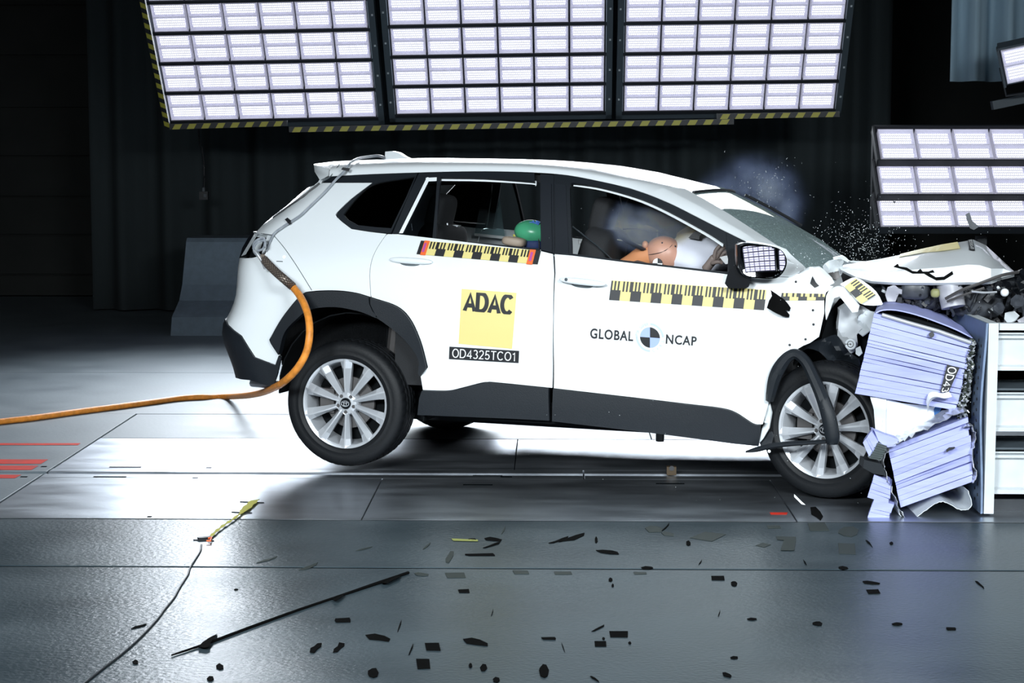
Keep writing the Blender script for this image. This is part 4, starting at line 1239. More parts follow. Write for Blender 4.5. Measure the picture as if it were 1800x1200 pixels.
# airbags
def lumpy(c, rad, m_, name, parent, seed=1, amp=.06, e=.8, R=None):
    V, F = superq(c, rad, e, e, R, 40, 24); rnd = random.Random(seed); ph = [rnd.uniform(0, 6) for _ in range(6)]
    V = [np.array(v) for v in V]; out = []
    for v in V:
        d = v - np.array(c); q = d / np.array(rad)
        k = 1 + amp * (sin(q[0] * 4 + ph[0]) * sin(q[2] * 5 + ph[1]) + .6 * sin(q[0] * 9 + q[1] * 5 + ph[2]) + .4 * sin(q[2] * 13 + q[0] * 6 + ph[3]))
        out.append(np.array(c) + d * k)
    return MB().add(out, F).build(name, m_, parent, 70)
lumpy(PL(1232, 450, -.30), (.185, .19, .125), M_AIRBAG, 'airbag', car, 2, .04)
lumpy(PL(1240, 438, .10), (.16, .22, .14), M_AIRBAG, 'airbag', car, 5, .05)
p = C([(1210, 418), (1220, 408), (1236, 401), (1231, 412), (1229, 421)], 3)
B = MB().prism([PL(u, v, -.50) for u, v in p], [PL(u, v, -.47) for u, v in p]); B.build('mirror_fin', M_INK, car)
# small instrument with coloured leads on the B pillar side
B = MB(); B.box((0, 0, 0), (.02, .02, .05), 0, None)
rt = PL(1040, 430, -.55)
B = MB(); B.tube([PL(1036, 437, -.55), PL(1042, 424, -.55)], .008, 6, 0).tube([PL(1042, 420, -.55), PL(1050, 427, -.55)], .006, 6, 1).tube([PL(1047, 410, -.55), PL(1048, 416, -.55)], .006, 6, 2).tube([PL(1018, 421, -.55), PL(1019, 430, -.55)], .006, 6, 2)
B.build('instrument_lead', [M_GREEN, M_BEIGE, M_WHITEPRINT], car, 40)

# ------------------------------------------------------------------ dummies
def skin_body(name, joints, edges, m_, parent=None, sub=2):
    me = bpy.data.meshes.new(name); me.from_pydata([tuple(map(float, j[:3])) for j in joints], edges, [])
    o = link(name, me)
    o.modifiers.new('s', 'SKIN'); sk = me.skin_vertices[0].data
    for i, j in enumerate(joints):
        r = j[3]; sk[i].radius = r if isinstance(r, tuple) else (r, r); sk[i].use_root = (i == 0)
    o.modifiers.new('d', 'SUBSURF').levels = sub
    dg = bpy.context.evaluated_depsgraph_get(); dg.update()
    m2 = bpy.data.meshes.new_from_object(o.evaluated_get(dg)); m2.name = name
    bpy.data.objects.remove(o); bpy.data.meshes.remove(me)
    m2.materials.clear(); m2.materials.append(m_); m2.polygons.foreach_set('use_smooth', [True] * len(m2.polygons))
    return link(name, m2, parent)
dr = thing('crash_test_dummy', 'brown-headed crash test dummy bowed face down into the airbag behind the front door window', 'dummy', to_world((1.5, -.38, .68)))
dr.matrix_world = Matrix([[*CM[i], to_world((1.5, -.38, .68))[i]] for i in range(3)] + [[0, 0, 0, 1]])
o0 = np.array([1.5, -.38, .68])
hd = PL(1167, 445, -.42); nk = PL(1118, 452, -.40)
def J(p, r): return (*(np.array(p) - o0), r)
hip = (1.42, -.38, .72)
bodyj = [J(hip, (.15, .13)), J((1.44, -.38, .90), (.14, .12)), J((1.50, -.38, 1.04), (.15, .13)), J(nk + (-.06, 0, -.03), (.075, .075)),
         J((1.75, -.48, .72), .085), J((2.1, -.50, .80), .065), J((2.12, -.50, .45), .05), J((1.75, -.28, .72), .085), J((2.1, -.26, .80), .065), J((2.12, -.26, .45), .05),
         J((1.56, -.58, 1.02), .07), J((1.76, -.62, .96), .052), J((1.96, -.66, 1.03), .036), J((1.56, -.18, 1.02), .07), J((1.80, -.12, .98), .052), J((2.0, -.16, 1.05), .04)]
ed = [(0, 1), (1, 2), (2, 3), (0, 4), (4, 5), (5, 6), (0, 7), (7, 8), (8, 9), (2, 10), (10, 11), (11, 12), (2, 13), (13, 14), (14, 15)]
skin_body('body', bodyj, ed, M_SUIT, dr, 1)
_np = smooth_path([PL(1096, 466, -.40) - o0, PL(1112, 459, -.41) - o0, PL(1128, 451, -.42) - o0, PL(1150, 446, -.42) - o0], 5)
MB().tube(_np, [.036 + .026 * k / (len(_np) - 1) for k in range(len(_np))], 20).build('neck', M_NECK, dr, 60)
# head: skull turned crown to the right, face down
V, F = superq(hd - o0, (.100, .086, .091), 1, 1, rot('Y', .15), 44, 32)
V2 = []
for v in V:
    d = v - (hd - o0)
    V2.append(v)
head = MB().add(V2, F).build('head', M_SKIN, dr, 70)
fc = hd - o0
B = MB()
for dy in (-.04, .035):
    V, F = superq(fc + (.03, dy - .01, -.075), (.014, .017, .014), 1, 1); B.add(V, F)
V, F = superq(fc + (.005, -.01, -.105), (.012, .014, .022), 1, 1); B.add(V, F)
V, F = superq(fc + (-.045, -.01, -.092), (.020, .028, .010), 1, 1); B.add(V, F)
B.build('face', M_SKIN, head, 70)
V, F = superq(fc + (-.092, -.045, .045), (.016, .014, .020), 1, 1); MB().add(V, F).build('ear', M_SKIN, head, 70)
def on_head(u, v, k=1.01):
    d0 = lray(u, v); y = -.50
    best = None
    for yy in np.linspace(-.56, -.36, 81):
        p = PL(u, v, yy); q = rot('Y', .15).T @ (p - hd)
        s_ = (q[0] / .098) ** 2 + (q[1] / .085) ** 2 + (q[2] / .088) ** 2
        if best is None or abs(s_ - k) < best[0]: best = (abs(s_ - k), p)
        if s_ < k: break
    return best[1] - o0
MB().tube([on_head(*p) for p in C([(1138, 448), (1152, 446), (1166, 442), (1178, 434), (1186, 424)], 3)], .0022, 5).build('skull_cap_joint', M_INK, head)
for u, v in ((1164, 427), (1187, 433)):
    V, F = superq(on_head(u, v), (.005, .005, .006), 1, 1); MB().add(V, F).build('cap_screw', M_INK, head, 60)
tg = PL(1156, 462.5, -.505) - o0; B = MB()
for k in range(4):
    P = [tg] + [tg + .026 * np.array([cos(t), 0, sin(t)]) for t in np.linspace(k * pi / 2, (k + 1) * pi / 2, 8)]
    B.prism([p + (0, -.003, 0) for p in P], P, k % 2)
B.build('aiming_target', [M_INK, M_WHITEPRINT], head)
MB().tube([PL(u, v, -.36) - o0 for u, v in C([(1095, 403), (1115, 402), (1140, 406), (1160, 409), (1172, 415)], 4)], .0035, 5).build('sensor_cable', M_INK, dr, 60)
MB().tube([PL(u, v, -.44) - o0 for u, v in C([(1080, 420), (1100, 424), (1118, 429), (1132, 432)], 4)], .003, 5).build('sensor_cable', M_CABLEGREY, dr, 60)
# near hand, raised beside the mirror: palm, four fingers, thumb
w0 = PL(1245, 466, -.60) - o0
hp = lambda u, v, y: PL(u, v, y) - o0
hj = [(*hp(1250, 462, -.60), (.040, .024)), (*hp(1238, 476, -.60), .030), (*hp(1259, 450, -.61), (.044, .022))]
he = [(0, 1), (0, 2)]
def fing(pts, r0):
    global hj, he
    k = 2
    for i, p in enumerate(pts):
        hj.append((*hp(*p), r0 * (1 - .14 * i))); he.append((k, len(hj) - 1)); k = len(hj) - 1
hand = skin_body('hand', hj, he, M_HAND, dr, 2)
for pts, r_ in (([(1256, 452, -.63), (1258, 441, -.635), (1266, 431, -.63)], .0125), ([(1262, 449, -.625), (1268, 439, -.63), (1276, 434, -.62)], .0125), ([(1266, 451, -.615), (1273, 444, -.62), (1282, 441, -.61)], .012), ([(1268, 455, -.60), (1276, 450, -.605), (1283, 450, -.60)], .0105), ([(1252, 462, -.635), (1262, 460, -.65), (1270, 462, -.645)], .0125)):
    P = smooth_path([hp(*p) for p in [(1256, 458, -.61)] + pts], 4)
    rr = [r_ * (1 - .25 * i / (len(P) - 1)) for i in range(len(P))]
    MB().tube(P, rr, 8).build('finger', M_HAND, hand, 60)
p = C([(1265, 452), (1280, 449), (1281, 462), (1275, 464)], 2)
MB().prism([hp(u, v, -.66) for u, v in p], [hp(u, v, -.655) for u, v in p]).build('marker_patch', M_WHITEPRINT, hand)

ch = thing('child_dummy', 'green-headed child dummy leaning forward behind the rear door window', 'dummy', to_world((.95, -.40, .85)))
o1 = np.array([.95, -.40, .85]); ch.matrix_world = Matrix([[*CM[i], to_world(o1)[i]] for i in range(3)] + [[0, 0, 0, 1]])
hc = PL(936, 408, -.42)
cj = [(*(np.array((.72, -.40, .78)) - o1), (.11, .10)), (*(np.array((.80, -.40, .95)) - o1), (.11, .10)), (*(hc + (-.10, 0, -.08) - o1), .06), (*(np.array((.95, -.48, .75)) - o1), .06), (*(np.array((1.05, -.48, .58)) - o1), .045), (*(np.array((.95, -.30, .75)) - o1), .06), (*(np.array((1.05, -.30, .58)) - o1), .045), (*(np.array((.92, -.55, .95)) - o1), .04), (*(np.array((1.0, -.55, 1.08)) - o1), .032), (*(np.array((.92, -.25, .95)) - o1), .04), (*(np.array((1.0, -.25, 1.0)) - o1), .032)]
skin_body('body', cj, [(0, 1), (1, 2), (0, 3), (3, 4), (0, 5), (5, 6), (1, 7), (7, 8), (1, 9), (9, 10)], M_SUIT, ch, 1)
V, F = superq(hc - o1, (.100, .085, .066), 1, 1, rot('Y', .12), 40, 26)
hdm = MB().add(V, F).build('head', M_GREEN, ch, 70)
B = MB()
for k in range(9):
    u, v = (934, 945, 931, 938, 944, 934, 941, 946, 938)[k], (392, 390.5, 394.5, 391, 395, 396.5, 396, 392, 394)[k]
    q = PL(u, v, -.468) - o1; B.box((-.010, -.003, -.007), (.010, .003, .007), 0, rot('Y', k * .3) , q)
B.build('tape_scrap', M_BLUE, hdm)
MB().tube([PL(u, v, -.47) - o1 for u, v in ((903, 412), (906, 419), (914, 421))], .006, 6).build('yellow_mark', M_YELLOWTAPE, hdm)
MB().tube([PL(u, v, -.46) - o1 for u, v in ((916, 421), (930, 425), (946, 424))], [.012, .014, .012], 8).build('red_collar', M_REDTAPE, ch, 60)
V, F = superq(PL(938, 430, -.44) - o1, (.05, .05, .03), .6, .6); MB().add(V, F).build('blue_shoulder', mat('navy_cloth', (.012, .03, .12), .7), ch, 60)
V, F = superq(PL(904, 424.5, -.52), (.064, .05, .026), .6, .6, rot('Y', .12))
tag(MB().add([to_world(v) for v in V], F).build('child_seat_guard', M_BEIGE, None, 60), 'beige padded guard in front of the green-headed child dummy', 'child seat')
# ------------------------------------------------------------------ the crushed front of the car
def ppoly(name, px, y, t, m_, parent=car, amp=.0, res=.05, seed=1, crease=None):
    """bent sheet: outline measured at the plane y, buckled by amp; y may be a function of (u, v)"""
    fy = y if callable(y) else (lambda u, v: y)
    o2 = [(u / 300, v / 300) for u, v in px]
    P, T = fill2d(o2, (), res); rnd = random.Random(seed); ph = [rnd.uniform(0, 6.28) for _ in range(8)]
    V = []
    for a, b in P:
        u, v = a * 300, b * 300
        d = amp * (sin(u / 9 + v / 17 + ph[0]) + .7 * sin(v / 7 - u / 23 + ph[1]) + .6 * abs(sin(u / 15 - v / 11 + ph[2])) * 2 - .5)
        V.append(PL(u, v, fy(u, v) + d))
    T2 = []
    for f in T:
        n = np.cross(V[f[1]] - V[f[0]], V[f[2]] - V[f[0]]); T2.append(f if n[1] < 0 else f[::-1])
    W, F = solid(V, T2, t)
    o = mesh(name, W, F, m_, parent); sharp(o, 30); return o
wing = C([(1396, 484), (1400, 481), (1420, 480), (1436, 484), (1450, 492), (1458, 501), (1466, 503)], 3) + [(1452, 514), (1449, 527), (1449, 551), (1444, 574), (1440, 592), (1424, 603), (1412, 608), (1400, 615), (1380, 622), (1358, 645), (1350, 640), (1358, 590), (1368, 530), (1378, 489)]
flank('front_wing', car, wing, M_WHITE, far=False, off=-.004, t=.006)
ppoly('front_wing_fold', [(1405, 478), (1420, 470), (1440, 468), (1448, 474), (1462, 488), (1467, 497), (1456, 503), (1440, 515), (1425, 517), (1404, 505)], lambda u, v: -.84 - (u - 1405) * .0004, .004, M_WHITE, amp=.006, res=.03, seed=4)
ppoly('wing_hinge', [(1424, 498), (1428, 485), (1434, 496), (1440, 502), (1432, 506)], -.90, .004, M_INK, amp=.003, res=.03)
for u, v in ((1430, 570), (1416, 596), (1388, 606), (1399, 495), (1429, 545)):
    V, F = superq(PS(u, v, .001), (.006, .003, .006), 1, 1, None, 10, 6); MB().add(V, F).build('bolt_hole', M_INK, car)
# sill end below the wing, torn
ppoly('torn_sill_end', [(1341, 746), (1352, 700), (1356, 725), (1352, 752), (1342, 770), (1334, 780)], -.86, .01, M_WHITEMETAL, amp=.006, res=.03, seed=6)
ppoly('torn_arch_liner', [(1339, 752), (1357, 742), (1362, 760), (1356, 782), (1338, 785), (1332, 770)], -.84, .02, M_PLASTIC, amp=.008, res=.03, seed=9)

def ypoly(u):
    return -.80
# windscreen foot: shattered scuttle
ppoly('shattered_scuttle', C([(1446, 468), (1455, 459), (1470, 456), (1480, 466), (1482, 478), (1474, 487), (1462, 489), (1450, 480), (1446, 468)], 2)[:-1], -.76, .03, M_WHITEMETAL, amp=.016, res=.02, seed=3)
ppoly('shattered_scuttle', [(1464, 453), (1480, 449), (1494, 458), (1490, 461), (1478, 455), (1466, 457)], -.60, .01, M_WHITE, amp=.01, res=.03, seed=8)
ppoly('shattered_scuttle', [(1455, 480), (1474, 476), (1477, 486), (1470, 492), (1458, 488)], -.80, .01, M_IRON, amp=.012, res=.02, seed=13)
# bonnet, buckled to a ridge
cols = [
 [(1478, 474), (1476, 471), (1475, 469), (1474, 467)],
 [(1505, 487), (1508, 475), (1508, 466), (1508, 461)],
 [(1532, 494), (1540, 479), (1545, 464), (1546, 455)],
 [(1570, 496.5), (1575, 477), (1578, 457), (1583, 447.5)],
 [(1610, 497), (1612, 473), (1617, 450), (1620, 438.5)],
 [(1655, 497), (1658, 470), (1660, 447), (1656, 430.5)],
 [(1700, 496), (1702, 465), (1703, 440), (1695, 424)],
 [(1722, 496), (1722, 466), (1718, 442), (1711, 421)],
 [(1742, 495), (1742, 472), (1741, 455), (1733, 431)],
 [(1760, 488), (1764, 472), (1762, 462), (1757, 453)],
 [(1783, 482), (1785, 480), (1786, 479), (1784, 478)]]
ys = [-.80, -.775, -.58, -.36]
rows = []
for i, c in enumerate(cols):
    r = [PL(u, v, y + (.20 if i >= 9 else 0) * .5) for (u, v), y in zip(c, ys)]
    top = r[-1]
    r += [top + np.array([-.04, .5, -.10]), top + np.array([-.10, 1.1, -.22])]
    fr_ = [r[0] + np.array([0, .02, -.012])]
    rows.append(fr_ + r)
bon = sheet('bonnet', rows, M_WHITE, car, -.014, 24); bon['label'] = 'white bonnet buckled up into a peak'
BON = rows
def on_bonnet(i, j, off=.004):
    """point on the bonnet sheet at column i and row j (real numbers)"""
    a, b_ = min(int(i), 9), min(int(j), 5); fi, fj = i - a, j - b_
    P = [[np.array(BON[a + x][b_ + y]) for y in (0, 1)] for x in (0, 1)]
    p = P[0][0] * (1 - fi) * (1 - fj) + P[1][0] * fi * (1 - fj) + P[1][1] * fi * fj + P[0][1] * (1 - fi) * fj
    n = np.cross(P[1][0] - P[0][0], P[0][1] - P[0][0]); n /= np.linalg.norm(n)
    if n[1] > 0: n = -n
    return p + n * off
B = MB(); n_ = 8
V = [on_bonnet(3.0 + 2.7 * k / n_, 3.25 + (.72 if j else 0) + (.12 * (1 - k / n_) if not j else 0), .005) for j in (0, 1) for k in range(n_ + 1)]
B.strip(V[:n_ + 1], V[n_ + 1:]); st = B.build('bonnet_sticker', M_YELLOW, bon)
# number strip near the peak, read upside down
Bq = [(6.05, 2.95), (6.35, 3.95), (6.85, 3.97), (6.72, 2.95)]
def gb(a, b_, off=.008):
    c = [np.array(x) for x in Bq]; p = c[0] * (1 - a) * (1 - b_) + c[1] * a * (1 - b_) + c[2] * a * b_ + c[3] * (1 - a) * b_
    return on_bonnet(p[0], p[1], off)
B = MB(); patch(B, lambda a, b_: gb(a, b_, .006), 0, 1, 0, 1, 0, 4, 4); st = B.build('number_sticker', M_INK, bon)
stroke_lettering('lettering', 'OD4325TCO1', lambda a, b_: gb(a, b_, .009), .06, .94, .2, .8, M_WHITEPRINT, st, .13)
# fold back wing strip with scale tape
tp = lambda u, v, off=0: PL(u, v, -.88 - (v - 490) * .0006 - off)
ppoly('wing_strip', C([(1477, 499), (1490, 492), (1504, 487), (1522, 497), (1540, 512), (1550, 530), (1549, 536), (1520, 536), (1505, 528), (1492, 512)], 2), lambda u, v: -.862 - (v - 490) * .0006, .004, M_WHITE, amp=.002, res=.04)
scale_tape('scale_tape', [(1512, 533), (1533, 529), (1541, 517), (1505, 489)][0:0] or [(1484, 503), (1514, 534), (1540, 518), (1504, 489)], car, 0, 1, 3, False, 'scale tape on the strip of wing folded up beside the barrier', off=.006, f=tp, ticks=3)
ppoly('wing_strip', [(1458, 508), (1470, 503), (1482, 502), (1496, 517), (1511, 536), (1508, 548), (1498, 549), (1488, 536), (1476, 521), (1466, 524), (1459, 545), (1452, 562), (1450, 545), (1452, 520)], lambda u, v: -.885 - .02 * sin((u - 1458) / 14), .004, M_WHITE, amp=.002, res=.03, seed=2)
# strut tower casting; dark sheet behind paints the shade in the gaps
ppoly('dark_gap_sheet', [(1445, 590), (1460, 545), (1475, 525), (1560, 500), (1580, 560), (1545, 640), (1500, 660), (1440, 620)], -.70, .05, M_DARK, amp=.0, res=.1)
ppoly('strut_tower', [(1476, 545), (1490, 534), (1503, 533), (1517, 538), (1530, 546), (1536, 556), (1536, 566), (1528, 574), (1512, 580), (1506, 588), (1508, 606), (1502, 618), (1494, 622), (1486, 612), (1474, 604), (1472, 588), (1474, 566)], -.80, .03, mat('grey_primer_steel', (.45, .47, .49), .5), amp=.014, res=.03, seed=5)
B = MB(); c = PL(1495, 605, -.865)
B.tube([c + .022 * np.array([cos(t), 0, sin(t)]) for t in np.linspace(0, 2 * pi, 20)], .006, 6, 0).tube([c + .009 * np.array([cos(t), 0, sin(t)]) for t in np.linspace(0, 2 * pi, 14)], .005, 6, 0)
B.add(*(lambda VF: VF)(superq(c + (0, .01, 0), (.024, .008, .024), 1, 1)), 1); B.build('strut_bearing', [M_WHITEMETAL, M_IRON], car, 50)
ppoly('crumpled_bracket', [(1508, 556), (1522, 545), (1538, 548), (1540, 562), (1530, 580), (1516, 590), (1507, 583)], -.84, .006, M_WHITEMETAL, amp=.02, res=.02, seed=21)
ppoly('crumpled_bracket', [(1504, 612), (1512, 608), (1516, 620), (1510, 626), (1504, 622)], -.86, .006, M_WHITEMETAL, amp=.01, res=.02, seed=22)
ppoly('wheel_arch_liner', C([(1407, 617), (1425, 606), (1450, 594), (1468, 588), (1478, 597), (1492, 618), (1508, 630), (1508, 650), (1500, 668), (1484, 664), (1462, 640), (1440, 618), (1420, 612)], 2), -.82, .01, M_PLASTIC, amp=.022, res=.03, seed=15)
ppoly('wheel_arch_liner', C([(1400, 640), (1420, 622), (1450, 618), (1480, 640), (1500, 668), (1506, 700), (1520, 720), (1540, 730), (1520, 640), (1480, 600), (1420, 600)], 2), -.66, .02, M_DARK, amp=.01, res=.05, seed=16)
# torn arch moulding looping over the wheel
def band(name, pts, w, y0, t, m_, parent=car):
    """flat bar of varying width along picture points (u, v, y, half width in metres)"""
    P = smooth_path([PL(u, v, y) for u, v, y, h in pts], 6); H = smooth_path([(h, 0, 0) for u, v, y, h in pts], 6)
    rows = []
    for k, p in enumerate(P):
        tn = P[min(k + 1, len(P) - 1)] - P[max(k - 1, 0)]; tn /= np.linalg.norm(tn)
        nn = np.cross(tn, (0, -1, 0)); nn /= np.linalg.norm(nn); h = H[k][0]
        rows.append([p - nn * h + (0, t, 0), p - nn * h, p - nn * h * .4 + (0, -t * .45, 0), p + nn * h * .4 + (0, -t * .45, 0), p + nn * h, p + nn * h + (0, t, 0)])
    B = MB().grid(rows, closed=True); n_ = 6
    B.F += [tuple(range(n_)), tuple((len(rows) - 1) * n_ + i for i in range(n_))[::-1]]; B.I += [0, 0]
    return B.build(name, m_, parent, 40)
o = band('wheel_arch_cladding', [(1352, 705, -.91, .018), (1355, 690, -.915, .024), (1361, 665, -.925, .030), (1371, 644, -.93, .031), (1386, 626, -.935, .026), (1400, 623, -.94, .024), (1416, 637, -.96, .025), (1430, 665, -.99, .027), (1443, 695, -1.02, .029), (1455, 730, -1.04, .033), (1462, 765, -1.04, .034), (1463, 781, -1.03, .026)], 0, 0, .035, M_PLASTIC)
o['label'] = 'torn black arch moulding looping down over the front wheel'
o = band('torn_moulding_strip', [(1311, 794, -.93, .004), (1330, 790, -.94, .012), (1355, 784, -.96, .013), (1390, 780, -.98, .012), (1425, 778, -1.0, .010), (1452, 776, -1.02, .010)], 0, 0, .02, M_PLASTIC)
V, F = superq(PL(1352, 793, -.975), (.008, .006, .008), 1, 1); MB().add(V, F).build('clip', M_WHITEPRINT, o, 60)
# white bracket and cover sheet between the honeycomb blocks
ppoly('crumpled_bracket', [(1528, 692), (1556, 685), (1558, 700), (1557, 760), (1548, 790), (1540, 770), (1536, 720)], -1.14, .006, M_WHITEMETAL, amp=.008, res=.04, seed=31)
ppoly('torn_bumper_cover', [(1556, 700), (1585, 708), (1652, 716), (1640, 736), (1600, 752), (1570, 772), (1556, 780), (1550, 760)], lambda u, v: -1.13 + (u - 1556) * .0016, .004, M_WHITE, amp=.008, res=.05, seed=32)
ppoly('torn_bumper_cover', [(1615, 712), (1655, 716), (1648, 735), (1625, 742)], -1.0, .004, mat('blue_film', (.05, .14, .34), .25), amp=.012, res=.03, seed=33)
# engine bay
B = MB().box((2.66, -.62, .45), (2.98, .66, 1.0)).box((2.98, .12, .45), (3.62, .66, 1.0)).box((2.98, -.58, .945), (3.62, .12, 1.0)); B.build('engine_bay', M_DARK, car)
def lump(name, u, v, y, rx, ry, rz, m_, e=.4, R=None):
    V, F = superq(PL(u, v, y), (rx, ry, rz), e, e, R, 20, 12); return MB().add(V, F).build(name, m_, car, 45)
M_GREYPLASTIC = mat('grey_translucent_plastic', (.42, .42, .46), .4)
M_DKGREY = mat('dark_grey_plastic', (.045, .05, .06), .4, noise=.3, nscale=30)
b = MB().tube([PL(1668, 498, -.72), PL(1676, 540, -.74)], [.062, .058], 20); b.build('coolant_bottle', M_GREYPLASTIC, car, 40)
lump('engine_cover', 1600, 520, -.55, .20, .12, .06, M_DKGREY); lump('air_filter_box', 1720, 525, -.55, .12, .12, .09, M_DKGREY); lump('battery', 1610, 508, -.68, .07, .09, .05, M_DKGREY)
ppoly('mounting_bracket', [(1560, 505), (1572, 500), (1580, 507), (1596, 512), (1598, 519), (1580, 516), (1574, 530), (1560, 530), (1556, 518)], -.76, .012, M_GREYPLASTIC, amp=.006, res=.03, seed=41)
lump('filler_cap', 1644, 515, -.76, .022, .022, .022, mat('olive_plastic', (.28, .28, .12), .5), .7)
for k, P in enumerate(([(1662, 525, -.84), (1690, 510, -.86), (1722, 498, -.84), (1760, 484, -.8), (1790, 478, -.72)], [(1665, 530, -.84), (1695, 518, -.86), (1730, 506, -.84)], [(1708, 512, -.86), (1730, 514, -.86), (1752, 513, -.84)])):
    MB().tube(smooth_path([PL(*p) for p in P], 4), .008 - .0015 * k, 6).build('bent_rail', M_IRON if k < 2 else M_ALLOY, car, 40)
ppoly('torn_grille', [(1738, 492), (1756, 484), (1790, 478), (1812, 492), (1812, 530), (1790, 520), (1768, 505), (1745, 500)], -.70, .03, M_GLOSSBLK, amp=.03, res=.04, seed=44)
rnd = random.Random(11)
B = MB(); ms = [M_INK, M_DKGREY, M_WHITEMETAL, M_IRON, M_GREYPLASTIC]
for k in range(150):
    u = rnd.uniform(1540, 1815); v = rnd.uniform(500, 578) if u > 1700 else rnd.uniform(498, 545); y = rnd.uniform(-.74, -.60)
    if u > 1700: y += .0
    i = rnd.choices(range(5), (7, 6, 2.0 if u > 1720 else .6, 2, .8))[0]
    c = PL(u, v, y); R = rot('X', rnd.uniform(0, 3)) @ rot('Y', rnd.uniform(0, 3)) @ rot('Z', rnd.uniform(0, 3))
    s_ = rnd.uniform(.008, .03) * (1 if i < 2 else .6)
    if rnd.random() < .6: B.box((-s_, -s_ * .6, -s_ * .5), (s_, s_ * .6, s_ * .5), i, R, c)
    else:
        d = R @ np.array([s_ * 2.5, 0, 0]); B.tube([c - d, c + R @ np.array([0, s_, 0]), c + d], .005 + .004 * rnd.random(), 6, i)
B.build('engine_clutter', ms, car)['kind'] = 'stuff'
# broken lamp and sharp light pieces at the far corner
for seed, (u, v, s_) in enumerate(((1762, 515, 14), (1788, 530, 18), (1775, 556, 16), (1795, 500, 12), (1756, 540, 12), (1800, 565, 14))):
    rn = random.Random(seed + 60); px = [(u + s_ * rn.uniform(.5, 1) * cos(t), v + s_ * rn.uniform(.4, .9) * sin(t)) for t in np.linspace(0, 2 * pi, 8)[:-1]]
    ppoly('broken_lamp_piece', px, -.80, .012, (M_GLOSSBLK, M_DKGREY, M_WHITEMETAL, M_GLOSSBLK, M_DKGREY, M_GREYPLASTIC)[seed], amp=.015, res=.03, seed=seed)
V, F = superq(PL(1766, 514, -.84), (.02, .02, .02), 1, 1); MB().add(V, F).build('lamp_bulb', M_WHITEPRINT, car, 60)
# torn bracket in front of the door's leading edge
o = ppoly('torn_bracket', [(1354, 509), (1364, 516), (1376, 524), (1384, 532), (1390, 541), (1388, 547), (1380, 544), (1388, 553), (1387, 558), (1375, 555), (1360, 548), (1348, 541), (1352, 528), (1357, 520)], lambda u, v: -.93 - .02 * sin((u - 1350) / 10), .004, M_FLAKE, None, amp=.006, res=.03, seed=51)
def worldify(o):
    o.data.transform(Matrix([[*CM[i], CT[i]] for i in range(3)] + [[0, 0, 0, 1]])); return o
tag(worldify(o), 'torn black bracket flying in front of the wing behind the wing mirror', 'fragment')

# ------------------------------------------------------------------ the barrier
YBAR = 8.80
XP = PW(1742, 907, 8.72)[0]
bar = thing('crash_barrier', 'steel crash barrier plate carrying a lavender honeycomb block stack, right of the car', 'barrier', (XP, 8.72, 0))
bo = np.array([XP, 8.72, 0])
zt = PW(1750, 568, 8.72)[2]; zb_ = max(.012, PW(1740, 907, 8.72)[2])
n = 12
outl = [PW(u, v, 8.72) for u, v in ((1735, 907), (1736, 760), (1741, 640), (1744, 566))]
# plate slightly bowed: face and bright sawn edge
rows_f = []
zs = np.linspace(zb_, zt, 14)
xface = lambda z: XP - .050 - .012 * sin(pi * (z - zb_) / (zt - zb_)) + .004 * sin(9 * z)
for z in zs: rows_f.append([(xface(z) - bo[0], 8.72 + d - bo[1], z) for d in (0, .5, 1.2)])
B = MB().grid(rows_f)
V, F = solid(B.V, B.F, -.010); mesh('face_sheet', V, F, M_PLATE, bar)
B = MB().box((-.034, 0, zb_), (.012, 1.2, zt)); B.build('backing_plate', M_WHITEMETAL, bar)
hol = []
for k, v in enumerate(np.linspace(600, 880, 16)):
    for j, uu in enumerate((.10, .045)):
        z = PW(1720, v + 8 * j, 8.78)[2]
        if z < zb_ + .03: continue
        c = np.array([xface(z) - bo[0] - .0005, uu + .02, z])
        MB().tube([c + (-.0022, 0, 0), c + (.004, 0, 0)], .0075, 8).build('bolt_hole', M_INK, bar)
def layer(name, f, t, m_, parent, org, proud=0.0):
    F_ = [np.array(p) + (0, -proud, 0) for p in f]; Bk = [np.array(p) + (0, t, 0) for p in f]
    return MB().prism([p - org for p in F_], [p - org for p in Bk]).build(name, m_, parent)
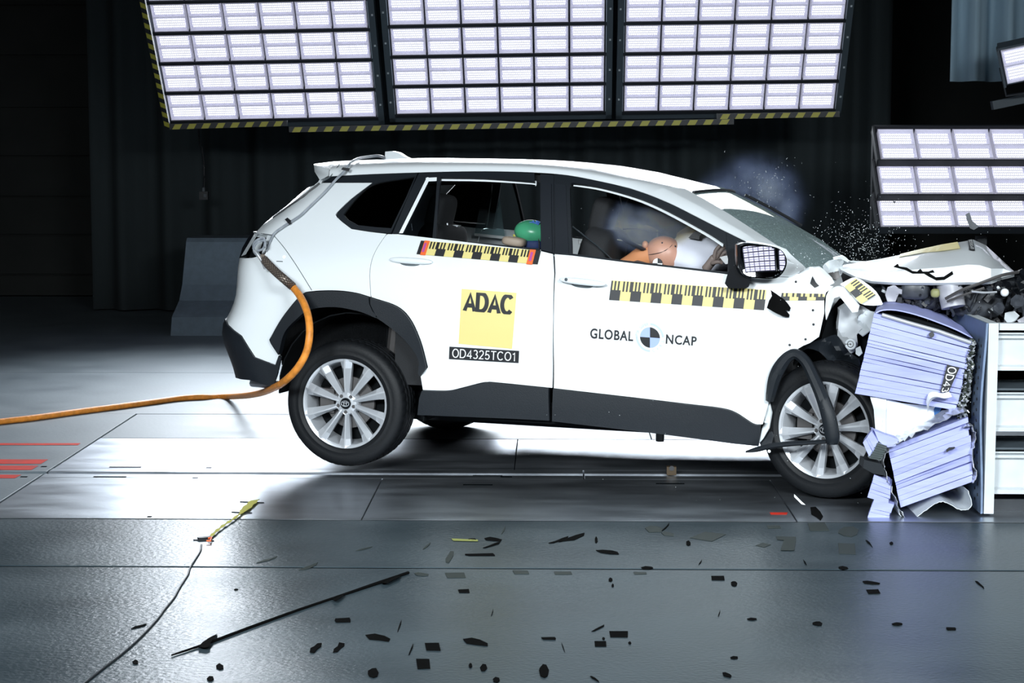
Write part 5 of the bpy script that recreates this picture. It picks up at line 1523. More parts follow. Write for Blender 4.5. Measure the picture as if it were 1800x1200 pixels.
def block(q, nl, Y, depth, parent, org, seed, slip=0):
    rnd = random.Random(seed); c = [np.array(x, float) for x in q]
    e = [0.0]
    for k in range(nl): e.append(e[-1] + rnd.uniform(.55, 1.5))
    e = [x / e[-1] for x in e]
    for k in range(nl):
        a, b_ = e[k] + .001, e[k + 1] - .004; j0, j1 = rnd.uniform(-3, 3), rnd.uniform(-3, 3); w = rnd.uniform(-.4, .4) / nl * .4
        top = [(c[0] * (1 - a) + c[3] * a), (c[1] * (1 - a - w) + c[2] * (a + w))]
        bot = [(c[0] * (1 - b_) + c[3] * b_), (c[1] * (1 - b_ - w) + c[2] * (b_ + w))]
        mt = (top[0] + top[1]) / 2 + (0, rnd.uniform(-.4, .4)); mb = (bot[0] + bot[1]) / 2 + (0, rnd.uniform(-.8, .4))
        pts = [top[0] + (j0 * .12, 0), mt, top[1] + (j1 * .5, 0), bot[1] + (j1 * .5, 0), mb, bot[0] + (j0 * .12, 0)]
        pr = rnd.uniform(-.003, .004)
        P = [PW(p[0], p[1], Y) for p in pts]
        ctr = sum(P) / 6
        # each strip's face is slightly tilted about its length
        tl = rnd.uniform(-.0018, .0018)
        Fp = [p + np.array([0, -pr + (tl if i < 3 else -tl), 0]) for i, p in enumerate(P)]
        Bk = [np.array([min(p[0] + .21 * depth, XP - .066), p[1] + depth, p[2]]) for p in P]
        MB().prism([p - org for p in Fp], [p - org for p in Bk]).build('honeycomb_layer', M_LAV, parent)
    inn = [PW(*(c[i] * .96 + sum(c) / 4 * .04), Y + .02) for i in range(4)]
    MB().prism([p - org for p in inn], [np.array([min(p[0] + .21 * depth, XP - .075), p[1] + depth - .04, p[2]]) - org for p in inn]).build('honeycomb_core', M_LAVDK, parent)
block([(1537, 550), (1709, 598), (1680, 721), (1503, 692)], 15, YBAR, .85, bar, bo, 3)
block([(1561, 787), (1702, 734), (1711, 845), (1583, 892)], 11, YBAR - .05, .8, bar, bo, 5)
# bent top sheet of the upper block
P = [PW(u, v, YBAR) for u, v in C([(1540, 551), (1552, 546), (1575, 546), (1610, 554), (1645, 566), (1680, 580), (1708, 594)], 3)]
rows = [[p - bo + np.array([min(d * .21, XP - .066 - p[0]), d, .0]) for d in (0, .3, .85)] for p in P]
sheet('top_sheet', rows, M_LAV, bar, .006)
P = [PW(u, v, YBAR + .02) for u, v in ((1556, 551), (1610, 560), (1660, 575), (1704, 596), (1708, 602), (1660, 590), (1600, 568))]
MB().prism([p - bo for p in P], [p - bo + (min(.17, XP - .07 - p[0]), .8, 0) for p in P]).build('gap_shade_block', M_DARK, bar)  # dark solid put in as the shade under the top sheet
b = MB().tube([p - bo for p in [PW(u, v, YBAR - .01) for u, v in ((1550, 553), (1600, 568), (1650, 582), (1706, 602))]], .010, 8); b.build('rolled_edge', M_ALLOY, bar, 50)
MB().tube([PW(1637.5, 588, YBAR - .03) - bo, PW(1637.5, 588, YBAR + .02) - bo], .013, 12).build('drilled_hole', M_INK, bar)
# number label and its curled end
q = [(1665, 640), (1652.5, 690), (1668, 688), (1687, 646)]
fb = lambda off: (lambda u, v: PW(u, v, YBAR - .026 - off) - bo)
B = MB(); patch(B, quadmap(q, fb(0)), 0, 1, 0, 1, 0, 6, 2); st = B.build('number_label', M_INK, bar); st['label'] = 'black label with white characters on the upper block'
stroke_lettering('lettering', 'OD43', quadmap(q, fb(.003)), .05, 1.0, .14, .86, M_WHITEPRINT, st, .12, 1.0, .12)
P = C([(1628, 706), (1632, 692), (1642, 688), (1655, 691), (1668, 688)], 3)
rows = [[PW(u, v, YBAR - .04) - bo, PW(u + 2 + (i * .3), v + 9, YBAR - .075) - bo, PW(u + 3, v + 19 - i * 1.3, YBAR - .04) - bo] for i, (u, v) in enumerate(P)]
sheet('label_curl', rows, M_WHITEPRINT, bar, .002)
# crushed sparkling core between block and plate
rnd = random.Random(5); B = MB()
for k in range(420):
    v = rnd.uniform(598, 735); t = (v - 598) / 137
    u = rnd.uniform(1706 - 26 * t, 1718 - 20 * t); c = PW(u, v, YBAR + rnd.uniform(-.03, .08)) - bo
    c[0] = min(c[0], -.085)
    s_ = rnd.uniform(.006, .014); R = rot('X', rnd.uniform(0, 6)) @ rot('Z', rnd.uniform(0, 6))
    B.add([R @ np.array(p) + c for p in ((-s_, 0, 0), (s_, 0, 0), (0, 0, s_), (s_ * .3, s_, -s_ * .4))], [(0, 1, 2), (1, 3, 2), (0, 3, 1), (0, 2, 3)], 0 if rnd.random() < .55 else 1)
B.build('crushed_core', [M_ALLOY, mat('core_shadow', (.03, .04, .03), .6)], bar)['kind'] = 'stuff'
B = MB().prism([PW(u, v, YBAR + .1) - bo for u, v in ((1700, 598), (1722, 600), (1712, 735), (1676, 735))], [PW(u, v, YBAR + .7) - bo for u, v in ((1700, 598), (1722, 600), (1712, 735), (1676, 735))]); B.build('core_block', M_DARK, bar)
# small torn off blocks
for q, nl, sd in (([(1537, 834), (1565, 847), (1563, 887), (1525, 874)], 5, 7), ([(1537, 877), (1570, 887), (1559, 920), (1523, 914)], 5, 8), ([(1532, 757), (1544, 775), (1528, 803), (1517, 778)], 4, 9)):
    block(q, nl, YBAR - .12, .12, bar, bo, sd)
P = [PW(u, v, YBAR - .10) for u, v in ((1537, 757), (1580, 772), (1574, 784), (1560, 786), (1544, 775))]
MB().prism([p - bo for p in P], [p - bo + (0, .12, 0) for p in P]).build('honeycomb_layer', M_LAV, bar)
# open honeycomb cells
M_CELL = mat('honeycomb_cell_wall', (.52, .58, .58), .4, metal=.2)
qc = quadmap([(1527, 805), (1549, 809), (1560, 784), (1543, 778)], lambda u, v: PW(u, v, YBAR - .13) - bo)
B = MB()
for j in range(7):
    for i in range(8):
        c0 = qc((i + .5 + .5 * (j % 2)) / 8.5, (j + .5) / 7)
        pts = [c0 + .0062 * np.array([cos(t), 0, sin(t)]) for t in np.linspace(0, 2 * pi, 7)[:-1]]
        B.add([p for p in pts] + [p + (0, .03, 0) for p in pts], [(k, (k + 1) % 6, 6 + (k + 1) % 6, 6 + k) for k in range(6)])
o = B.build('honeycomb_cells', M_CELL, bar); o['kind'] = 'stuff'
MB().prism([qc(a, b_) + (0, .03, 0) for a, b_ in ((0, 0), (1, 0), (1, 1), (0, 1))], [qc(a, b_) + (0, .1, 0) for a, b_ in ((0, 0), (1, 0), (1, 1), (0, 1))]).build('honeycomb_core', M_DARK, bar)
P = [PW(u, v, YBAR - .13) for u, v in ((1519, 808), (1550, 815), (1558, 836), (1535, 832), (1517, 822))]
MB().prism([p - bo for p in P], [p - bo + (0, .12, 0) for p in P]).build('torn_casting', M_PLASTIC, bar)
# crumpled bright cover sheet around the lower block
def ribbon(name, pts, w, Y, m_, seed=1, amp=.01, t=.003):
    P = smooth_path([PW(u, v, Y) for u, v in pts], 5); rn = random.Random(seed); rows = []
    for p in P:
        a = [rn.uniform(-amp, amp) for _ in range(4)]
        rows.append([p - bo + np.array([a[k] * .6, w * k / 3 - .03 + a[k], a[(k + 1) % 4] * .7]) for k in range(4)])
    return sheet(name, rows, m_, bar, t, 25)
M_FOIL = mat('crumpled_aluminium_foil', (.68, .70, .74), .28, metal=.75)
ribbon('cover_foil', [(1561, 786), (1590, 770), (1620, 756), (1655, 738), (1680, 724), (1703, 722)], .16, YBAR - .08, M_FOIL, 2, .014)
ribbon('cover_foil', [(1562, 786), (1552, 800), (1551, 818), (1556, 838), (1564, 856), (1572, 876), (1580, 896), (1588, 906)], .3, YBAR - .09, M_FOIL, 3, .012)
ribbon('bent_cover_sheet', [(1575, 888), (1583, 908), (1600, 912), (1622, 897), (1645, 882), (1662, 881), (1680, 892), (1697, 894), (1706, 884), (1700, 860)], .45, YBAR - .06, M_WHITEMETAL, 4, .003)
ribbon('cover_foil', [(1690, 752), (1706, 748), (1712, 770), (1706, 800), (1713, 830), (1708, 850)], .2, YBAR - .06, M_FOIL, 6, .012)
ppx = ((1663, 790), (1668, 786), (1678, 785), (1679, 787), (1670, 790), (1664, 795))
MB().prism([PW(u, v, YBAR - .085) - bo for u, v in ppx], [PW(u, v, YBAR - .05) - bo for u, v in ppx]).build('black_splinter', M_INK, bar)

# frame of white ribbed beams behind the plate
stand = thing('barrier_frame', 'white steel frame of ribbed horizontal beams behind the barrier plate', 'barrier frame', (XP + .02, 8.74, 0))
so = np.array([XP + .02, 8.74, 0])
for vt, vb in ((585, 651), (690, 758), (794, 868)):
    z1_, z0_ = PW(1775, vt, 8.76)[2], PW(1775, vb, 8.76)[2]; h = z1_ - z0_
    prof = [(0, 0), (0, .10), (.03, .14), (.03, .80), (0, .86), (0, .92), (.02, .93), (.02, .96), (0, .97), (0, 1), (.5, 1), (.5, 0)]
    A = [(0.0, 8.76 - 8.74 + y, z0_ + h * k) for y, k in prof]; E_ = [(1.2, y, z) for _, y, z in A]
    MB().prism(A, E_).build('ribbed_beam', M_WHITEMETAL, stand)
    MB().box((.0, .012, z1_ + .012), (1.2, .3, z1_ + .022)).build('beam_lip', M_FRAMEGREY, stand)
z = PW(1775, 575, 8.76)[2]
MB().box((.0, 0.0, z - .012), (1.2, .05, z + .02)).build('top_rail', M_WHITEMETAL, stand)
B = MB().box((.5, .52, 0), (.62, .64, .9)); B.build('frame_post', M_BLACKMETAL, stand)
MB().box((.0, .1, .0), (1.2, .64, .06)).build('frame_base', M_BLACKMETAL, stand)
# ------------------------------------------------------------------ hose, cables
def wtube(name, pts, r, m_, parent=None, n=12, step=6):
    P = smooth_path(pts, step); return MB().tube(P, r, n).build(name, m_, parent, 60)
rH = .0195
hz = thing('rope_hose', 'orange sheathed rope running from the tail lamp socket down to the floor', 'rope', to_world((-.74, -.7, 1.1)))
oh = np.array(hz.location)
hp_ = lambda u, v, Y: PW(u, v, Y) - oh
hf = lambda u, v: PZ(u, v, rH) - oh
y0 = float(to_world(PS(458, 450, .02))[1])
Ph = [hp_(459, 450, y0 - .02), hp_(470, 463, y0 - .09), hp_(485, 478, y0 - .17), hp_(500, 491, y0 - .25), hp_(514, 503, 9.80)]
MB().tube(smooth_path(Ph, 6), [.010] + [.0205] * 24, 12).build('braided_sleeve', M_BRAID, hz, 60)
# woven strands on the sleeve
SP = smooth_path(Ph, 12)
B = MB()
for k in range(10):
    for sg in (1, -1):
        P = []
        for i, p in enumerate(SP[6:]):
            tn = SP[min(i + 7, len(SP) - 1)] - SP[i + 5]; tn /= np.linalg.norm(tn)
            a = np.cross(tn, (0, 1, 0)); a /= np.linalg.norm(a); b_ = np.cross(a, tn); w = 2 * pi * k / 10 + sg * i * .22
            P.append(p + .0212 * (a * cos(w) + b_ * sin(w)))
        B.tube(P, .0022, 4)
o = B.build('woven_strand', mat('dark_braid_wire', (.10, .08, .07), .4, metal=.5), hz); o['kind'] = 'stuff'
Po = [Ph[-1], hp_(527, 520, 9.72), hp_(537, 540, 9.64), hp_(543, 563, 9.58), hp_(544, 590, 9.54), hp_(538, 620, 9.54), hp_(522, 648, 9.56), hp_(500, 670, 9.66), hp_(480, 682, 9.95)]
Po += [hp_(458, 690.5, 10.7), hp_(432, 695, 11.7), hf(400, 697), hf(355, 697.5), hf(315, 700), hf(270, 706), hf(210, 714), hf(140, 723), hf(60, 734), hf(0, 741), hf(-90, 754), hf(-250, 790)]
MB().tube(smooth_path(Po, 8), rH, 12).build('rubber_sheath', M_ORANGE, hz, 60)
lp = [hp_(459, 450, y0 - .015), hp_(452, 445, y0 - .03), hp_(446, 438, y0 - .03), hp_(446, 428, y0 - .03), hp_(453, 421, y0 - .03), hp_(464, 419, y0 - .02), hp_(465, 430, y0 - .03), hp_(461, 438, y0 - .03), hp_(452, 441, y0 - .04)]
B = MB().tube(smooth_path(lp, 6), .007, 6)
B.tube(smooth_path([p + np.array([.006, -.02, -.012]) for p in lp[:7]], 6), .007, 6); B.build('wire_loop', M_CABLEGREY, hz, 60)
MB().tube(smooth_path([hp_(447, 441, y0 - .05), hp_(452, 446, y0 - .06), hp_(461, 460, y0 - .07), hp_(466, 472, y0 - .09)], 5), .008, 8).build('shackle', M_ALLOY, hz, 60)
# roof cable, taped down the rear pillar
rc = thing('roof_cable', 'thin grey twin cable taped from roof aerial down the rear pillar', 'cable', to_world((-.3, -.55, 1.6)))
orc = np.array(rc.location)
def cabl(off, dv):
    P = [to_world(PL(677, 277 + dv, -.10)), to_world(PL(665, 273.5 + dv, -.2)), to_world(PL(650, 275 + dv, -.3)), to_world(PL(632, 278 + dv, -.46)), to_world(PL(618, 284 + dv, -.62)), to_world(PL(612, 291 + dv, -.69)), to_world(PL(603, 303 + dv, -.70))]
    P += [to_world(PS(u, v + dv, .012 + off)) for u, v in ((590, 316), (570, 338), (545, 362), (528, 378), (510, 390), (496, 399), (482, 410), (474, 425), (468, 440))]
    return [p - orc for p in P]
MB().tube(smooth_path(cabl(0, -1), 5), .0042, 6).build('cable', M_CABLEGREY, rc, 60)
MB().tube(smooth_path(cabl(.004, 1.6), 5), .0042, 6).build('cable', M_CABLEGREY, rc, 60)
def tape_px(q, f):
    P = [f(u, v) - orc for u, v in q]
    n = np.cross(P[1] - P[0], P[3] - P[0]); n /= np.linalg.norm(n); n = n if n[1] < 0 else -n
    MB().prism([p + n * .004 for p in P], [p - n * .002 for p in P]).build('tape_piece', M_INK, rc)
tape_px([(603, 294), (615, 295.5), (613, 301), (600, 298)], lambda u, v: to_world(PL(u, v, -.705)))
tape_px([(501, 386), (506, 383), (512, 388), (507, 393)], lambda u, v: to_world(PS(u, v, .018)))
tape_px([(506, 392), (511, 390), (513, 392), (509, 395)], lambda u, v: to_world(PS(u, v, .016)))

# tether line lying on the floor at lower left
tl = thing('tether_line', 'dark cord with a yellow strap end and clip lying across the floor slabs', 'cord', PZ(362, 948, 0))
ot = np.array(tl.location); tf = lambda u, v, z=.004: PZ(u, v, z) - ot
MB().tube(smooth_path([tf(*p) for p in ((354, 957), (352, 968), (343, 983), (334, 998), (330, 1010), (316, 1032), (306, 1050), (290, 1070), (278, 1086), (262, 1104), (238, 1128), (210, 1152), (180, 1175), (150, 1199), (110, 1230))], 6), .0042, 6).build('cord', M_CORDDARK, tl, 60)
P = smooth_path([tf(449, 880), tf(438, 890), tf(425, 902), tf(410, 914), tf(395, 924), tf(382, 934), tf(371, 944)], 4)
rows = []
for i, p in enumerate(P):
    w = .028 if i < 8 else .010
    rows.append([p + (-w * .7, -w * .25, .002 + .003 * (i % 3)), p + (w * .7, w * .25, .002 + .003 * ((i + 1) % 3))])
sheet('strap', rows, mat('yellow_webbing', (.55, .52, .10), .7), tl, .002)
MB().box((-.03, -.012, 0), (.03, .012, .012), 0, rot('Z', .5), tf(360, 948, .0)).tube([tf(366, 946, .012), tf(372, 944, .015), tf(370, 950, .012), tf(363, 950, .012)], .004, 6, 1).build('clip', [M_INK, M_REDTAPE], tl)
for (u, v, w) in ((443, 882, 42), (425, 900, 36), (358, 949, 36)):
    a, c = tf(u - w / 2, v - .4, .002), tf(u + w / 2, v + 1.2, .002)
    MB().tube([a, c], .003, 5).build('hold_down_thread', M_INK, tl)
# long dark rod and wire on the near slab
rd_ = thing('floor_rod', 'long thin black rod lying slantwise on the near slab below the rear wheel', 'rod', PZ(500, 1080, 0))
orr = np.array(rd_.location); rf = lambda u, v, z=.005: PZ(u, v, z) - orr
MB().tube([rf(302, 1151), rf(360, 1132), rf(440, 1102), rf(520, 1073), rf(600, 1046), rf(660, 1026), rf(718, 1006)], [.003, .005, .0055, .005, .005, .007, .006], 6).build('rod', M_FLAKE, rd_, 60)
px = [(349, 1136), (356, 1128), (368, 1120), (382, 1113), (376, 1122), (370, 1129), (369, 1136), (360, 1138)]
MB().prism([rf(u, v, .012) for u, v in px], [rf(u, v, .002) for u, v in px]).build('rod_tab', M_FLAKE, rd_)
for px in ([(584, 1053), (604, 1044), (604, 1047), (590, 1056)], [(670, 1024), (700, 1011), (704, 1013), (680, 1025)]):
    MB().prism([rf(u, v, .012) for u, v in px], [rf(u, v, .002) for u, v in px]).build('rod_tab', M_FLAKE, rd_)

# ------------------------------------------------------------------ flakes and scraps on the floor, each its own
FL = [  # u, v, width, height in picture measure, slant, shape, colour
 (243, 1101, 28, 8, -.5, 'splinter', 0), (238, 1164, 10, 8, .3, 'chip', 0), (386, 1172, 14, 10, .5, 'chip', 0), (370, 1193, 12, 9, -.4, 'chip', 0),
 (555, 1139, 20, 17, -.9, 'hook', 0), (595, 1138, 20, 17, -.9, 'hook', 0), (603, 1090, 29, 7, 0, 'bar', 0), (665, 1121, 47, 12, .25, 'blade', 0), (702, 1100, 7, 20, -.2, 'splinter', 0),
 (722, 1142, 8, 20, -.4, 'splinter', 0), (760, 1137, 27, 13, 0, 'square', 0), (744, 1167, 24, 17, -.1, 'square', 0), (836, 1128, 45, 13, .15, 'blade', 0), (656, 1183, 20, 18, .2, 'clot', 0),
 (850, 1173, 12, 13, -.3, 'chip', 0), (872, 1195, 12, 9, 0, 'chip', 0), (827, 1170, 6, 8, 0, 'chip', 0), (815, 1039, 20, 6, 0, 'square', 0), (801, 1011, 36, 9, .05, 'square', 1), (415, 1036, 8, 3, 0, 'chip', 0),
 (740, 1009, 24, 7, -.3, 'blade', 1), (845, 975, 52, 4, -.02, 'bar', 0), (790, 979, 14, 20, -.4, 'hook', 1), (866, 948, 32, 7, .05, 'blade', 0), (885, 931, 8, 15, -.2, 'splinter', 1), (470, 983, 38, 12, -.45, 'splinter', 1),
 (541, 996, 34, 14, -.5, 'splinter', 1), (750, 959, 14, 12, -.8, 'splinter', 1), (865, 958, 30, 12, -.5, 'splinter', 0), (640, 964, 30, 8, -.3, 'splinter', 1), (1005, 945, 46, 17, -.45, 'splinter', 0), (983, 949, 34, 13, -.5, 'splinter', 0), (1068, 970, 39, 8, .05, 'blade', 0), (1048, 949, 5, 11, .3, 'chip', 0),
 (1149, 930, 28, 16, -.5, 'blade', 1), (1173, 938, 20, 10, -.4, 'blade', 1), (1170, 926, 14, 14, -.7, 'splinter', 0), (1243, 943, 64, 18, -.1, 'kite', 1), (1210, 955, 8, 9, .6, 'chip', 0), (1342, 958, 26, 8, .2, 'kite', 1), (1438, 926, 34, 14, -.2, 'square', 1), (1492, 934, 35, 19, -.3, 'clot', 1), (1488, 965, 33, 18, .25, 'square', 1),
 (1528, 956, 12, 13, .7, 'splinter', 0), (1567, 955, 7, 5, .3, 'chip', 0), (1138, 998, 21, 5, -.1, 'chip', 0), (1125, 1007, 25, 4, 0, 'square', 1), (990, 1007, 32, 5, 0, 'square', 1), (915, 1006, 28, 6, 0, 'square', 1), (1361, 926, 24, 5, 0, 'square', 1), (1262, 1016, 24, 7, .05, 'square', 0),
 (1290, 1026, 11, 9, 0, 'clot', 0), (1073, 1019, 7, 7, 0, 'chip', 0), (1077, 1029, 4, 6, 0, 'chip', 0), (1264, 1078, 4, 12, -.2, 'splinter', 0), (1322, 1088, 17, 4, 0, 'chip', 0), (1531, 1024, 33, 6, .12, 'blade', 0), (1535, 1040, 23, 7, 0, 'square', 0), (1437, 1096, 18, 8, 0, 'clot', 0), (1577, 1097, 18, 5, 0, 'chip', 0), (1672, 1105, 17, 5, 0, 'bar', 0),
 (1722, 1028, 16, 13, .6, 'splinter', 0), (1055, 1132, 22, 8, 0, 'square', 0), (1088, 1115, 34, 10, .02, 'square', 0), (1061, 1122, 5, 5, 0, 'clot', 0), (1051, 1104, 23, 12, -.5, 'splinter', 0), (965, 1122, 26, 4, .12, 'bar', 0), (990, 1139, 6, 18, .2, 'splinter', 0), (956, 1179, 18, 25, .2, 'clot', 0), (1045, 1194, 16, 12, .7, 'splinter', 0),
 (1290, 1156, 14, 5, .2, 'chip', 0), (1278, 1186, 17, 9, .4, 'blade', 0), (1107, 1130, 5, 4, 0, 'chip', 0), (1435, 902, 24, 20, .8, 'blade', 0), (1482, 998, 18, 6, .4, 'chip', 0), (1231, 988, 6, 10, -.3, 'splinter', 0), (1415, 989, 6, 10, .3, 'splinter', 0), (830, 948, 14, 4, 0, 'chip', 0), (865, 1077, 4, 12, 0, 'splinter', 0)]
SHAPES = {
 'splinter': [(-.5, .5), (-.2, .12), (.2, -.22), (.5, -.5), (.42, -.22), (.05, .18), (-.3, .42)],
 'chip': [(-.5, -.1), (-.1, -.5), (.4, -.3), (.5, .2), (.1, .5), (-.35, .4)],
 'hook': [(-.5, .5), (-.45, .1), (-.1, -.15), (.1, -.5), (.5, -.45), (.45, -.1), (.15, .2), (-.1, .45)],
 'bar': [(-.5, -.4), (.4, -.5), (.5, 0), (.45, .45), (-.4, .5), (-.48, .1)],
 'blade': [(-.5, -.3), (-.2, -.5), (.2, -.25), (.5, .1), (.48, .5), (.1, .4), (-.3, .25)],
 'square': [(-.5, -.5), (.42, -.5), (.5, .45), (-.4, .5)],
 'kite': [(-.5, .15), (-.05, -.5), (.5, -.2), (.1, .5)],
 'clot': [(-.45, -.2), (-.15, -.5), (.25, -.45), (.5, -.05), (.35, .35), (.05, .5), (-.3, .38), (-.5, .1)]}
WORDS = {'splinter': 'thin splinter', 'chip': 'small chip', 'hook': 'bent flake', 'bar': 'narrow strip', 'blade': 'long pointed flake', 'square': 'four-sided flake', 'kite': 'kite-shaped scrap', 'clot': 'rounded clot'}
ORD = ['first', 'second', 'third', 'fourth', 'fifth', 'sixth', 'seventh', 'eighth', 'ninth', 'tenth', 'eleventh', 'twelfth', 'thirteenth', 'fourteenth', 'fifteenth', 'sixteenth', 'seventeenth', 'eighteenth', 'nineteenth', 'twentieth']
cls = {}
for k, f in enumerate(FL):
    zone = 'the strip slab' if 918 < f[1] < 1000 else ('the near slab' if f[1] >= 1000 else 'the steel plate')
    cls.setdefault((f[5], f[6], zone), []).append(k)
for (shp, colr, zone), ks in cls.items():
    ks.sort(key=lambda k: FL[k][0])
    for i, k in enumerate(ks):
        u, v, w, h, sl, _, _ = FL[k]; rn = random.Random(k)
        pts = []
        for a, b_ in SHAPES[shp]:
            a += rn.uniform(-.05, .05); b_ += rn.uniform(-.07, .07)
            if shp in ('square', 'kite', 'bar', 'blade', 'chip', 'clot'): a += sl * -b_ * .35; b_ += sl * a * .6 * (1 if shp != 'square' else .2)
            elif sl > 0: b_ = -b_
            pts.append((u + a * w, v + b_ * h))
        org = PZ(u, v, 0); th = .0008 + .001 * rn.random()
        base = [PZ(p[0], p[1], .0012) - org for p in pts]
        curl = [.0022 * rn.random() * (1 if colr == 0 else .15) for _ in pts]
        top = [p + np.array([0, 0, th + c]) for p, c in zip(base, curl)]
        o = MB().prism(top, base).build('floor_flake' if colr == 0 else 'tape_scrap', M_FLAKE if colr == 0 else M_FLAKEGREY)
        o.location = tuple(org)
        nm = ('black ' if colr == 0 else 'grey ') + WORDS[shp]
        if len(ks) == 1: lab = f'{nm} lying alone of its shape on {zone}'
        else: lab = f'{nm} on {zone}, {ORD[i]} such from the left' if i else f'{nm} on {zone}, leftmost such'
        tag(o, lab, 'fragment', 'flakes and scraps scattered on the floor')
# L shaped scrap
px = [(1364, 942), (1399, 943), (1399, 952), (1396, 967), (1372, 967), (1378, 949), (1366, 948)]
o = MB().prism([PZ(u, v, .003) for u, v in px], [PZ(u, v, .0008) for u, v in px]).build('tape_scrap', M_FLAKEGREY); tag(o, 'grey scrap shaped like a step on the strip slab below the front wheel', 'fragment', 'flakes and scraps scattered on the floor')
px = [(793, 946), (840, 948), (840, 951), (797, 950)]
o = MB().prism([PZ(u, v, .003) for u, v in px], [PZ(u, v, .0008) for u, v in px]).build('tape_scrap', mat('yellow_green_tape', (.35, .38, .10), .6)); tag(o, 'thin yellowish strip on the strip slab below the yellow square sticker', 'fragment', 'flakes and scraps scattered on the floor')
px = [(1396, 868), (1400, 872), (1409, 881), (1416, 887), (1409, 886), (1401, 878), (1396, 873)]
o = MB().prism([PW(u, v, 8.75) for u, v in px], [PW(u, v, 8.76) for u, v in px]).build('white_splinter', M_WHITEPRINT); tag(o, 'thin white splinter falling beside the front wheel near the steel plate', 'fragment')
# hand lamp base under the car: ochre bracket on the plate
c = PZ(1180, 834, 0)
o = MB().box((-.025, -.02, 0), (.025, .02, .045)).tube([(0, -.02, .038), (0, -.024, .038)], .014, 10, 1).build('floor_bracket', [mat('ochre_paint', (.045, .026, .008), .7), M_INK]); o.location = tuple(c)
tag(o, 'small ochre bracket on the track plate in shadow under the front door', 'bracket')
# flying pieces
def flying(px, Y, t, label, m_=M_DKGREY, name='flying_fragment'):
    o = MB().prism([PW(u, v, Y) for u, v in px], [PW(u, v, Y + t) for u, v in px]).build(name, m_)
    return tag(o, label, 'fragment', 'pieces thrown up by the crash')
flying([(1697, 377), (1704, 373), (1709, 388), (1721, 398), (1712, 404), (1705, 401), (1700, 388)], 8.7, .02, 'curved dark grey bracket flying in front of the low lamp stand')
flying([(1569, 353), (1575, 354), (1572, 358)], 8.9, .006, 'tiny black chip flying before the lowest lamp row', M_INK)
flying([(1570, 469), (1578, 463), (1581, 468), (1594, 470), (1604, 476), (1612, 477), (1618, 472), (1622, 477), (1632, 477), (1640, 474), (1643, 479), (1634, 480), (1645, 487), (1659, 486), (1674, 476), (1676, 482), (1660, 492), (1646, 493), (1634, 487), (1624, 481), (1604, 481), (1590, 474)], 8.78, .012, 'jagged black trim strip flying in front of the white bonnet', M_FLAKE)
flying([(1330, 290), (1333, 289), (1334, 292)], 9.4, .004, 'pale chip above the windscreen smoke, farthest up of the thrown chips', M_GLASSCHIP) if False else None
# fine glass spray over the bonnet and windscreen: too many to count
rnd = random.Random(77); B = MB()
def shard(u, v, Y, s_, el=1.0):
    c = PW(u, v, Y); R = rot('X', rnd.uniform(0, 6)) @ rot('Y', rnd.uniform(0, 6)) @ rot('Z', rnd.uniform(0, 6))
    B.add([R @ np.array(p) * s_ + c for p in ((-1 * el, 0, 0), (1 * el, 0, .2), (0, .5, .9 / el), (.3, .9 / el, -.4))], [(0, 1, 2), (1, 3, 2), (0, 3, 1), (0, 2, 3)])
for k in range(620):
    u = rnd.gauss(1515, 42); v = rnd.gauss(425, 28)
    if v > 462 or u > 1700: continue
    shard(u, v, rnd.uniform(8.9, 10.4), rnd.uniform(.0012, .0034))
for k in range(190):
    u = rnd.uniform(1280, 1800); v = rnd.gauss(420, 60); shard(u, v, rnd.uniform(8.9, 11), rnd.uniform(.001, .0026))
for k in range(90):
    u = rnd.gauss(1345, 28); v = rnd.gauss(330, 24); shard(u, v, rnd.uniform(9.6, 10.8), rnd.uniform(.0016, .003), 2.6)
for k in range(110):
    shard(rnd.uniform(900, 1800), rnd.uniform(300, 900), rnd.uniform(8.4, 8.7), rnd.uniform(.001, .002))
for k in range(60):
    shard(rnd.gauss(1440, 40), rnd.uniform(440, 490), 9.0, rnd.uniform(.002, .004))
o = B.build('glass_spray', M_GLASSCHIP); tag(o, 'fine spray of glass chips thrown over the bonnet and windscreen', 'glass', None, 'stuff')

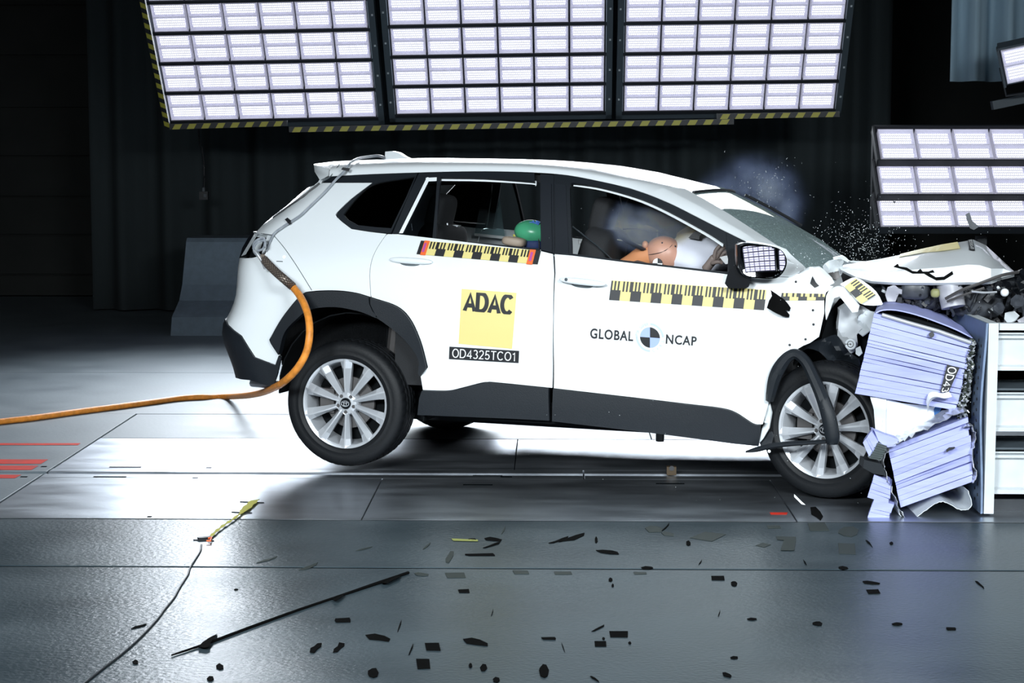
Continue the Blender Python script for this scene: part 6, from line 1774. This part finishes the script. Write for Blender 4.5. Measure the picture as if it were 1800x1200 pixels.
# ------------------------------------------------------------------ smoke
def smoke(name, label, u, v, Y, rad, dens, R=None, seed=0.0):
    V, F = superq((0, 0, 0), rad, 1, 1, R, 24, 14); o = MB().add(V, F).build(name, None)
    m = bpy.data.materials.new(name); m.use_nodes = True; nt = m.node_tree; nt.nodes.remove(nt.nodes['Principled BSDF'])
    pv = nt.nodes.new('ShaderNodeVolumeScatter'); pv.inputs['Color'].default_value = (.42, .55, 1, 1)
    tc = nt.nodes.new('ShaderNodeTexCoord'); mp = nt.nodes.new('ShaderNodeMapping'); mp.inputs['Location'].default_value = (seed, seed * 2, seed)
    nt.links.new(tc.outputs['Object'], mp.inputs['Vector'])
    n = nt.nodes.new('ShaderNodeTexNoise'); n.inputs['Scale'].default_value = 4.5; n.inputs['Detail'].default_value = 4; nt.links.new(mp.outputs[0], n.inputs['Vector'])
    sc = nt.nodes.new('ShaderNodeMapping'); sc.inputs['Scale'].default_value = tuple(1 / r for r in rad); nt.links.new(tc.outputs['Object'], sc.inputs['Vector'])
    ln = nt.nodes.new('ShaderNodeVectorMath'); ln.operation = 'LENGTH'; nt.links.new(sc.outputs[0], ln.inputs[0])
    f = nt.nodes.new('ShaderNodeMapRange'); f.inputs['From Min'].default_value = .0; f.inputs['From Max'].default_value = .92; f.inputs['To Min'].default_value = 1; f.inputs['To Max'].default_value = 0
    f.interpolation_type = 'SMOOTHSTEP'
    nt.links.new(ln.outputs['Value'], f.inputs['Value'])
    r = nt.nodes.new('ShaderNodeMapRange'); r.inputs['From Min'].default_value = .42; r.inputs['From Max'].default_value = .72; r.inputs['To Max'].default_value = dens; nt.links.new(n.outputs['Fac'], r.inputs['Value'])
    mu = nt.nodes.new('ShaderNodeMath'); mu.operation = 'MULTIPLY'; nt.links.new(f.outputs[0], mu.inputs[0]); nt.links.new(r.outputs[0], mu.inputs[1])
    nt.links.new(mu.outputs[0], pv.inputs['Density']); nt.links.new(pv.outputs[0], nt.nodes['Material Output'].inputs['Volume'])
    o.data.materials.clear(); o.data.materials.append(m); o.location = tuple(PW(u, v, Y))
    return tag(o, label, 'smoke', None, 'stuff')
smoke('smoke_puff', 'bluish smoke puff drifting above the windscreen', 1325, 350, 10.9, (.42, .36, .34), 8.0, seed=.3)
smoke('smoke_haze', 'thin smoke inside the cabin above the driver dummy', 1150, 395, 10.0, (.40, .36, .19), 60.0, seed=1.7)
